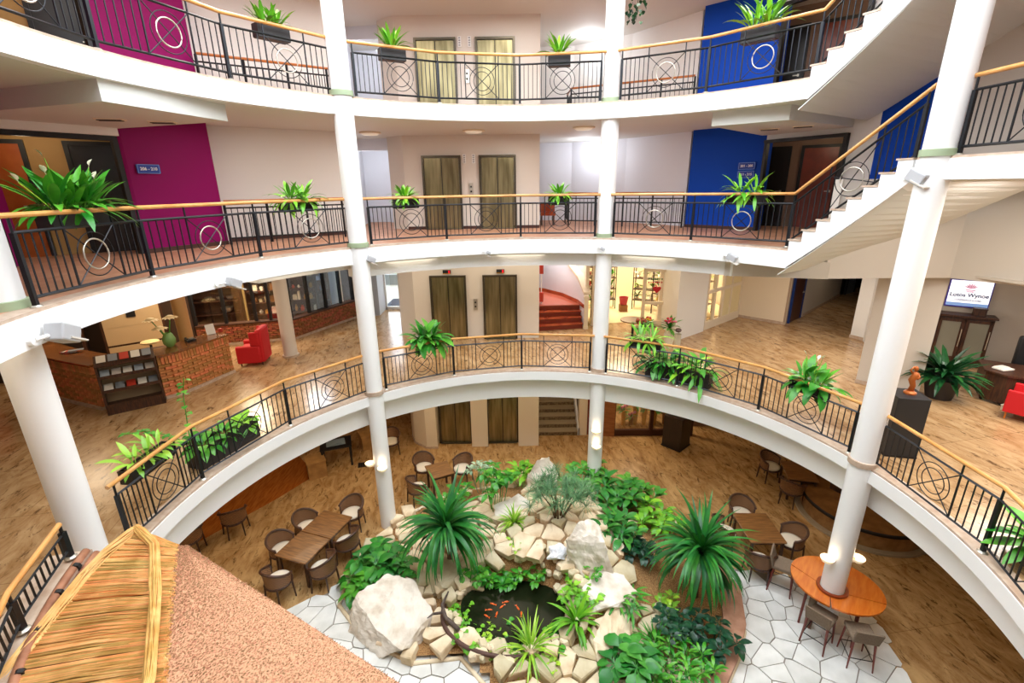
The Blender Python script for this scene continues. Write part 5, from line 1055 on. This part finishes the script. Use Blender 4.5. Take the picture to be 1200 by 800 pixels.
# pond
pp = [(-.05 + 1.12 * math.cos(R(a)) * (1 + .06 * math.sin(R(3 * a))), 7.95 + .84 * math.sin(R(a)) * (1 + .05 * math.cos(R(2 * a))), 0) for a in range(0, 360, 12)]
t = thing('pond', 'small dark oval pond with orange fish in the rock garden', 'pond', (0, 0, 0)); obj('water', MB().prism([(x, y) for x, y, z in pp], .2, .34), M_water, t)
obj('pond_rim', MB().tube([(x, y, .36) for x, y, z in [( -.05 + 1.5 * math.cos(R(a)), 7.9 + 1.05 * math.sin(R(a)), 0) for a in range(170, 345, 8)]], .045, 7), mat('rim_brown', '5A3E34', .6), t, True)
for i, (x, y) in enumerate(((-.55, 7.95), (-.4, 7.85), (-.62, 7.8), (-.3, 8.02), (.05, 7.98), (-.2, 8.15), (.12, 7.85), (-.5, 8.1))):
    o = obj('goldfish', MB().ball((0, 0, 0), .06, .022, .02, 8).add([(-.05, 0, 0), (-.1, .03, .0), (-.1, -.03, 0), (-.09, 0, .01)], [(0, 1, 3), (0, 3, 2)]), M_fish, loc=(x, y, .345), rz=i * 1.3); tag(o, 'small orange goldfish swimming in the dark pond', 'fish', 'goldfish in the pond')
# boulders
def boulder(name, label, hull, loc, mt, seed, sub=3, rz=0, amp=.05):
    """convex hull of given corner points, subdivided and roughened"""
    import bmesh
    from mathutils import noise
    bm = bmesh.new(); [bm.verts.new(q) for q in hull]; bmesh.ops.convex_hull(bm, input=bm.verts)
    bmesh.ops.triangulate(bm, faces=bm.faces); 
    for _ in range(sub): bmesh.ops.subdivide_edges(bm, edges=bm.edges[:], cuts=1, use_grid_fill=True)
    for v in bm.verts:
        q = v.co * 2.3 + Vector((seed * 7.1, 0, 0)); d = noise.noise_vector(q) * amp - v.co.normalized() * abs(noise.noise(q * 1.7)) * amp * 1.8 - v.co.normalized() * abs(noise.noise(q * 4.1)) * amp * .8; v.co += d
    me = bpy.data.meshes.new(name); bm.to_mesh(me); bm.free(); me.materials.append(mt); o = obj(name, me, mt, loc=loc, rz=rz); tag(o, label, 'boulder'); return o
boulder('boulder', 'largest pale cream boulder at the front left corner of the rock garden', [(-1.05, -.1, .0), (-.95, .25, .62), (-.3, .75, .7), (.35, .55, .75), (.85, -.1, .5), (.75, -.35, 0), (-.2, -.75, .02), (-.25, -.5, .5), (-.9, .5, 0), (.2, .75, 0), (.35, -.85, .35)], (-2.55, 7.85, .02), M_rock, 1, 4, 0, .05)
boulder('boulder', 'tall upright pale boulder in the middle of the rock garden', [(-.36, -.3, -.3), (-.38, -.25, .75), (-.1, -.1, 1.1), (.4, .05, .85), (.45, -.25, -.3), (.42, -.35, .75), (-.3, .35, -.2), (.4, .4, -.2), (.3, .35, .8), (.75, -.5, -.3), (.1, -.55, -.35)], (1.5, 8.8, .88), M_rock, 2, 4, 0, .045)
boulder('boulder', 'pale round-topped boulder at the back of the garden before the lifts', [(-.5, -.2, 0), (-.4, -.25, .5), (-.1, -.15, .95), (.25, 0, 1.0), (.45, -.1, .7), (.6, -.3, 0), (-.4, .4, 0), (.4, .4, 0), (.1, .3, .8)], (.8, 12.2, .5), M_rock, 3, 4, 0, .06)
boulder('boulder', 'rounded tan boulder with ridged end right of the central stones', [(-.55, -.2, 0), (-.5, .2, .28), (0, .4, .4), (.5, .15, .3), (.55, -.3, .2), (.3, -.45, 0), (-.2, -.4, .2), (0, .45, 0)], (1.95, 8.0, .58), M_rock, 4, 3, .4, .03)
boulder('boulder', 'small white crystalline boulder left of the tall upright boulder', [(-.25, -.1, 0), (-.2, .1, .2), (.05, .15, .3), (.25, 0, .2), (.2, -.15, 0), (-.05, -.2, .12), (.1, .2, 0)], (.95, 8.75, 1.0), mat('white_quartz', 'F4F4F4', .5, 0, 'C8CCD4', 6, bump=.6, bscale=14), 5, 3, 0, .04)
boulder('boulder', 'flat cream boulder slab behind the bright spider plant', [(-.5, -.2, 0), (-.45, .3, .2), (.3, .4, .35), (.5, 0, .3), (.4, -.35, 0), (-.1, -.3, .2)], (-.05, 10.5, .75), M_rock, 6, 3, .3, .03)
boulder('boulder', 'rounded tan boulder under the left strap-leaved plant', [(-.45, -.2, 0), (-.4, .3, .4), (.1, .4, .5), (.45, 0, .4), (.4, -.35, 0), (-.1, -.35, .3)], (-1.6, 8.75, .2), M_stone, 7, 3, .3, .04)
boulder('boulder', 'layered tan boulder at the front right of the pond', [(-.6, -.25, 0), (-.5, .1, .25), (.3, .5, .4), (.6, .3, .3), (.2, -.4, 0), (-.3, -.35, .2), (.55, .4, 0)], (1.95, 7.2, .28), M_stone, 8, 3, .5, .04)
# driftwood
t = thing('driftwood', 'grey forked driftwood branch at the left rim of the pond', 'branch', (-1.5, 7.75, .38)); obj('branch', MB().tube([(.35, -.35, .05), (.05, -.1, .1), (-.05, .15, .16), (.05, .45, .22)], [.05, .045, .035, .015], 7).tube([(-.02, .0, .12), (-.2, -.1, .2), (-.3, -.22, .22)], [.03, .025, .01], 6), mat('driftwood', '6A5A50', .8, 0, '4A3E38', 12), t, True)
# ---- plants of the garden
def gp(name, label, x, y, dz=0, cat='plant', grp=None): return thing(name, label, cat, (x, y, hgt(x, y) + dz), 0, grp)
def dracaena(x, y, hh, label, seed, n_=150, L=1.25):
    t = gp('strap_leaf_plant', label, x, y, 0); obj('trunk', MB().tube([(0, 0, -.1), (.03, .02, hh * .5), (0, 0, hh)], [.07, .055, .05], 9), mat('trunk_brown', '6A5238', .8), t, True)
    leafplant(t, n_, G_strap, L, .088, (88, 78, 66, 54, 42, 30, 18, 6, 60, 48, -6), (50, 85, 105, 115, 120, 115, 105, 95, 110, 118, 80), 'strap', .05, 'drac', seed, 9, center=(0, 0, hh), jit=.16)
dracaena(-1.55, 9.1, 1.15, 'large strap-leaved palm-like plant on the left of the garden', 1); dracaena(4.0, 8.4, 1.15, 'large strap-leaved palm-like plant on the right of the garden', 2, 160, 1.3)
def spider(x, y, label, L, n_, mt, seed, dz=.05, Wd=.035): t = gp('spider_plant', label, x, y, dz); leafplant(t, n_, mt, L, Wd, (86, 72, 58, 44, 30, 15), (45, 70, 90, 95, 90, 70), 'strap', .05, 'spd%d%s' % (int(L * 100), ''), seed, 6)
spider(.28, 6.98, 'bright green spiky plant at the front rim of the pond', .72, 80, G_lime, 3); spider(-.02, 9.9, 'small bright lime spiky plant left of the feathery shrub', .45, 80, G_lime, 4); spider(1.22, 7.45, 'broad-bladed light green rosette at the right of the pond', .62, 56, G_bright, 5, .05, .07); spider(2.72, 7.1, 'grassy tuft among the dark bushes at the lower right', .5, 70, G_mid, 6, .05, .03)
def bush(name, x, y, label, L, Wd, n_, mt, seed, hh=.3, spread=.3, elevs=(80, 60, 40, 22, 5), shape='lance', grp=None, squash=(1, 1)):
    t = gp(name, label, x, y, 0, 'plant', grp); rg = random.Random(seed); k = max(1, n_ // 12)
    for i in range(k):
        a = i * 2.4; rr = spread * math.sqrt((i + .5) / k); cx, cy = rr * math.cos(a) * squash[0], rr * math.sin(a) * squash[1]; ch = hh * rg.uniform(.6, 1.1)
        obj('stem', MB().tube([(cx * .4, cy * .4, -.05), (cx * .8, cy * .8, ch * .6), (cx, cy, ch)], .012, 5), mt, t)
        leafplant(t, 12, mt, L, Wd, elevs, (70, 80, 70, 60, 50), shape, .04, 'b%s%d%d' % (name[:4], int(L * 100), int(Wd * 100)), seed * 50 + i, 5, center=(cx, cy, ch))
    return t
bush('broadleaf_bush', 2.75, 11.3, 'dense glossy broad-leaved bush right of the feathery shrub', .42, .15, 108, G_deep, 1, .45, .65); bush('broadleaf_bush', 3.5, 11.6, 'glossy broad-leaved bush at the back right of the garden', .4, .15, 84, G_mid, 2, .35, .55)
bush('broadleaf_bush', 2.55, 9.75, 'glossy upright-leaved bush right of the tall boulder', .42, .14, 84, G_deep, 3, .2, .45, (80, 60, 35, 20, 0)); bush('broadleaf_bush', 3.75, 10.5, 'light green bush between the right palm-like plant and the back bushes', .38, .13, 84, G_bright, 4, .3, .55)
bush('broadleaf_bush', 2.3, 12.4, 'leafy bush round the foot of the third column', .36, .12, 72, G_mid, 5, .5, .5); bush('round_leaf_plant', 2.95, 9.2, 'dark blue-green round-leaved plant right of the tall boulder', .24, .13, 84, G_dark, 6, .25, .35, (70, 45, 20, 5, 60), 'heart')
bush('broadleaf_bush', -3.25, 9.25, 'large glossy dark green bush at the left edge of the garden', .44, .2, 84, G_deep, 7, .5, .5, (70, 45, 25, 10, 0), 'heart'); bush('broadleaf_bush', -2.75, 8.75, 'glossy green bush behind the largest boulder', .38, .17, 60, G_deep, 8, .45, .4, (70, 45, 25, 10, 0), 'heart')
bush('broadleaf_bush', -3.65, 8.7, 'low broad-leaved bush at the garden corner nearest the long table', .4, .19, 48, G_mid, 9, .3, .3, (60, 35, 15, 0, -10), 'heart')
bush('tall_shrub', -.45, 10.9, 'tall leafy shrub behind the left palm-like plant', .3, .13, 96, G_mid, 10, 1.2, .45, (60, 35, 15, 0, -20), 'heart'); bush('variegated_shrub', -.95, 12.3, 'pale variegated shrub at the back left of the garden', .2, .09, 84, green('leaf_variegated', 'B8CCB0', '6E9A68'), 11, .9, .4)
bush('broadleaf_bush', .25, 12.5, 'bright green rosette bush left of the back boulder', .45, .1, 60, G_bright, 12, .5, .3); bush('broadleaf_bush', -1.6, 11.6, 'low green bush at the back behind the left palm-like plant', .28, .12, 60, G_mid, 13, .4, .4)
bush('tall_shrub', 1.75, 11.4, 'green leafy shrub behind the feathery shrub', .26, .08, 96, G_mid, 14, .7, .5)
bush('round_leaf_plant', -.85, 8.75, 'green succulent-leaved plant at the left bank of the pond', .2, .1, 84, G_mid, 15, .15, .4, (60, 35, 15, 5, 0), 'heart'); bush('round_leaf_plant', -.3, 8.75, 'green-leaved plant at the back bank of the pond', .22, .1, 72, G_mid, 16, .15, .35)
bush('round_leaf_plant', -.95, 7.35, 'green clover-like plant at the front left bank of the pond', .13, .1, 84, G_bright, 17, .1, .38, (50, 30, 15, 5, 0), 'heart'); bush('round_leaf_plant', -.45, 7.2, 'yellow-green clover-like plant at the front bank of the pond', .13, .1, 84, G_lime, 18, .12, .38, (50, 30, 15, 5, 0), 'heart')
bush('round_leaf_plant', -1.2, 7.95, 'pale edged leafy plant at the left rim of the pond', .14, .1, 60, G_bright, 19, .08, .3, (50, 30, 15, 5, 0), 'heart'); bush('round_leaf_plant', 1.35, 8.0, 'light green leafy plant at the right bank of the pond', .18, .1, 84, G_bright, 20, .2, .38, (60, 35, 15, 5, 0), 'heart')
bush('round_leaf_plant', .8, 7.25, 'round-leaved plant at the front right bank of the pond', .16, .12, 60, G_mid, 21, .08, .3, (50, 30, 15, 5, 0), 'heart'); bush('round_leaf_plant', .05, 9.15, 'small yellow-green plant among the flat stones', .16, .07, 48, G_lime, 22, .12, .2)
bush('round_leaf_plant', 1.7, 8.35, 'small clover vine on the tan ridged boulder', .1, .09, 36, G_mid, 23, .3, .25, (40, 20, 10, 0, 0), 'heart'); bush('round_leaf_plant', .45, 8.75, 'leafy green plant among stones behind the pond', .2, .09, 60, G_mid, 32, .12, .35); bush('round_leaf_plant', -.1, 7.3, 'dense green floating-leaved plant at the front of the pond', .14, .1, 84, G_mid, 33, .1, .4, (50, 30, 15, 5, 0), 'heart'); bush('round_leaf_plant', .35, 8.35, 'fine green water weed at the back right of the pond', .3, .05, 60, G_deep, 34, .02, .3, (40, 20, 10, 0, -5))
bush('round_leaf_plant', .65, 6.7, 'small yellow-green plant right of the front spiky plant', .14, .08, 36, G_lime, 24, .08, .15)
bush('dark_leaf_bush', 3.2, 7.4, 'dark green small-leaved bush below the right palm-like plant', .2, .1, 108, G_dark, 25, .35, .45, (60, 35, 15, 0, 45), 'heart'); bush('dark_leaf_bush', 3.9, 7.2, 'dark glossy bush leaning over the kerb at the right', .26, .12, 96, G_dark, 26, .3, .5, (60, 35, 15, 0, 45), 'heart')
bush('philodendron', 2.15, 6.65, 'dark split-leaved philodendron at the lower right of the garden', .42, .22, 60, G_deep, 27, .35, .35, (60, 40, 20, 5, 0), 'heart'); bush('fern_bush', 3.05, 6.55, 'fine bright fern-like bush at the bottom right of the garden', .26, .06, 180, G_mid, 28, .4, .6); bush('fern_bush', 2.6, 5.95, 'fine green bush at the bottom edge right of centre', .26, .07, 96, G_mid, 29, .35, .4)
bush('thin_leaf_plant', 2.35, 7.8, 'thin-leaved arching plant on the bark chips', .36, .05, 60, G_mid, 30, .3, .25, (70, 50, 30, 15, 5)); bush('broadleaf_bush', 3.2, 7.9, 'yellow-green small bush on the bark chips under the right palm-like plant', .2, .08, 48, G_lime, 31, .15, .25)
# feathery shrub
t = gp('feathery_shrub', 'grey-green feathery shrub with several trunks in the middle of the garden', 1.08, 9.8, -.05); rg = random.Random(77); mb = MB()
for k in range(7):
    a = k * .9; tip = Vector((math.cos(a) * rg.uniform(.25, .65), math.sin(a) * rg.uniform(.2, .5), rg.uniform(.75, 1.05))); obj('trunk', MB().tube([(math.cos(a) * .04, math.sin(a) * .04, 0), tip * .5 + Vector((0, 0, .08)), tip], [.03, .022, .01], 6), MATS['trunk_brown'], t, True)
    for j in range(9):
        b = tip + Vector((rg.uniform(-.3, .3), rg.uniform(-.3, .3), rg.uniform(-.2, .15)))
        for i in range(34): blade(mb, b, rg.uniform(0, 6.28), R(rg.uniform(-20, 85)), rg.uniform(.16, .34), .011, R(rg.uniform(0, 50)), 2, 'strap')
stuff(obj('feathery_foliage', mb, G_grey, t))

# ================================================================ REED ROOF AT THE LOWER LEFT
Z1 = 4.9
t = thing('reed_roof', 'straw and reed thatched roof at the lower left corner', 'thatched roof')
apex = Vector((-4.74, 5.01, 4.9)); seamT = Vector((-4.05, 4.70, 4.9)); seamB = Vector((-2.55, 2.2, 4.9)); edgeB = Vector((-.45, 3.0, 4.36)); edgeT = Vector((-3.95, 4.75, 4.86)); leftB = Vector((-4.72, 2.3, 4.5)); leftM = Vector((-4.93, 4.4, 4.72)); ridB = Vector((-2.78, 2.2, 4.95))
rg = random.Random(4)
M_straw = mat('straw', 'F6C682', .7, 0, 'D49C56', 3, rnd=.4, island=True); M_reed = mat('reed_ends', 'C99874', .85, 0, '9A6A4A', 60, rnd=.45, island=True, ramp=(.45, .7)); M_roll = mat('straw_roll', 'F0C078', .65, 0, 'D49A4C', 5, rnd=.15, island=True)
# bodies
def quadslab(pts, th): 
    v = [tuple(q) for q in pts] + [(q[0], q[1], q[2] - th) for q in pts]; k = len(pts); return MB().add(v, [tuple(range(k)), tuple(range(2 * k - 1, k - 1, -1))] + [(i, k + i, k + (i + 1) % k, (i + 1) % k) for i in range(k)])
M_under = mat('straw_under', '8A6636', .9); d_ = Vector((0, 0, -.03))
obj('straw_bed', quadslab([apex + d_, leftM + d_, leftB + d_, seamB + d_, seamT + d_], .16), M_under, t); obj('reed_bed', quadslab([seamT, seamB, edgeB + (edgeB - seamB) * .0, edgeT], .3), M_reed, t)
# stems lying across the straw hip
mb = MB(); N_ = 1000
def leftline(u): 
    P = [apex, leftM, leftM.lerp(leftB, .5) + Vector((.04, 0, .02)), leftB]; u *= 3; i = min(2, int(u)); return P[i].lerp(P[i + 1], u - i)
for i in range(N_):
    u = i / N_ + rg.uniform(-.004, .004); u = min(max(u, 0), 1); a = leftline(min(1, u * 1.02 + .10 * min(1, u * 5))); b = seamT.lerp(seamB, min(1, max(0, u * 1.06 - .06))); mid = (a + b) / 2 + Vector((0, 0, rg.uniform(.0, .03))); j = Vector((rg.uniform(-.02, .02), rg.uniform(-.02, .02), rg.uniform(-.01, .02)))
    mb.tube([a + j, mid + j, b + Vector((rg.uniform(-.02, .04), rg.uniform(-.02, .02), rg.uniform(-.01, .015)))], rg.uniform(.0035, .008), 4)
stuff(obj('straw_stems', mb, M_straw, t))
# rolled ridges
def roll(pts, rad, seed, name='straw_roll'):
    rg = random.Random(seed); mb = MB(); P = [Vector(q) for q in pts]
    for k in range(34):
        a = k * 2.4; rr = rad * math.sqrt((k + .5) / 34); tw = rg.uniform(-.4, .4); Q = []
        for i, q in enumerate(P):
            tdir = (P[min(i + 1, len(P) - 1)] - P[max(i - 1, 0)]).normalized(); u = tdir.cross(Vector((0, 0, 1))).normalized(); v_ = u.cross(tdir); aa = a + tw * i; f = .55 if i in (0,) else 1
            Q.append(q + u * math.cos(aa) * rr * f + v_ * math.sin(aa) * rr * .6 * f)
        mb.tube(Q, .009, 4)
    return stuff(obj(name, mb, M_roll, t))
def dens(P, k=4):
    P = [Vector(q) for q in P]; out = []
    for a, b in zip(P[:-1], P[1:]): out += [a.lerp(b, i / k) for i in range(k)]
    return out + [P[-1]]
roll(dens([apex + Vector((.02, .03, .03)), apex.lerp(leftM, .55) + Vector((-.03, 0, .03)), leftM + Vector((0, 0, .03)), leftM.lerp(leftB, .5) + Vector((0.03, 0, .03)), leftB + Vector((0, 0, .03))]), .075, 1); roll(dens([apex + Vector((0, 0, .04)), apex.lerp(Vector((-3.71, 3.9, 4.95)), .35) + Vector((.1, .06, .03)), (-3.71, 3.9, 4.97), (-3.13, 3.0, 4.98), ridB + Vector((0, 0, .04))]), .05, 2)
# clipped reed surface: thousands of short reed ends
mb = MB(); rg = random.Random(8); nrm = (edgeB - seamB).cross(seamT - seamB).normalized()
if nrm.z < 0: nrm = -nrm
for i in range(15000):
    u, v_ = rg.random(), rg.random(); a = seamT.lerp(seamB, v_); b = edgeT.lerp(edgeB, v_); q = a.lerp(b, u); 
    L_ = rg.uniform(.006, .02); dr_ = Vector((rg.uniform(.4, .9), rg.uniform(.1, .5), rg.uniform(.25, .6))).normalized(); w_ = rg.uniform(.003, .0055); s1 = dr_.cross(nrm).normalized() * w_; s2 = nrm * w_
    e0 = q - dr_ * .01; e1 = q + dr_ * L_; mb.add([e0 - s1, e0 + s1, e0 + s2, e1 - s1, e1 + s1, e1 + s2], [(0, 1, 4, 3), (1, 2, 5, 4), (2, 0, 3, 5), (3, 4, 5)])
stuff(obj('reed_ends', mb, M_reed, t))
# posts carrying the roof and edge poles by the rail
for q in (apex + Vector((.5, -.35, 0)), seamB + Vector((1.2, .55, 0)), seamB + Vector((-1.2, .4, 0))): obj('roof_post', MB().cyl((q.x, q.y), .07, 0, 4.5, 12), M_dwood, t)
for k, (dr, z) in enumerate(((0.0, 4.66), (-.1, 4.6), (-.18, 4.5))):
    t2 = thing('edge_pole', ('upper', 'middle', 'lower')[k] + ' brown pole with dark joints along the gallery edge by the reed roof', 'pole', (0, 0, 0), 0, 'brown poles along the gallery edge'); aa = [195.3 + i * 1.5 for i in range(16)]
    obj('pole', MB().tube([pol(a, RV + dr, z) for a in aa], .05, 10), mat('pole_brown', 'B0795A', .45, 0, '8C5A40', 6), t2, True)
    for a in (198 + k, 202 + k, 207 + k, 212): obj('joint', MB().tube([pol(a - .25, RV - .02 + dr, z), pol(a + .25, RV - .02 + dr, z)], .055, 8), M_blk, t2)

t = thing('low_bench', 'small red-brown bench at the back of the middle gallery right of the lifts', 'bench', (1.25, 16.6, H2)); obj('seat', B((0, 0, .38), (.5, .35, .12)), M_redw, t); obj('backrest', B((0, .16, .58), (.5, .04, .28)), M_redw, t)
for sx in (-.2, .2):
    for sy in (-.13, .13): obj('leg', B((sx, sy, .16), (.04, .04, .32)), M_dwood, t)
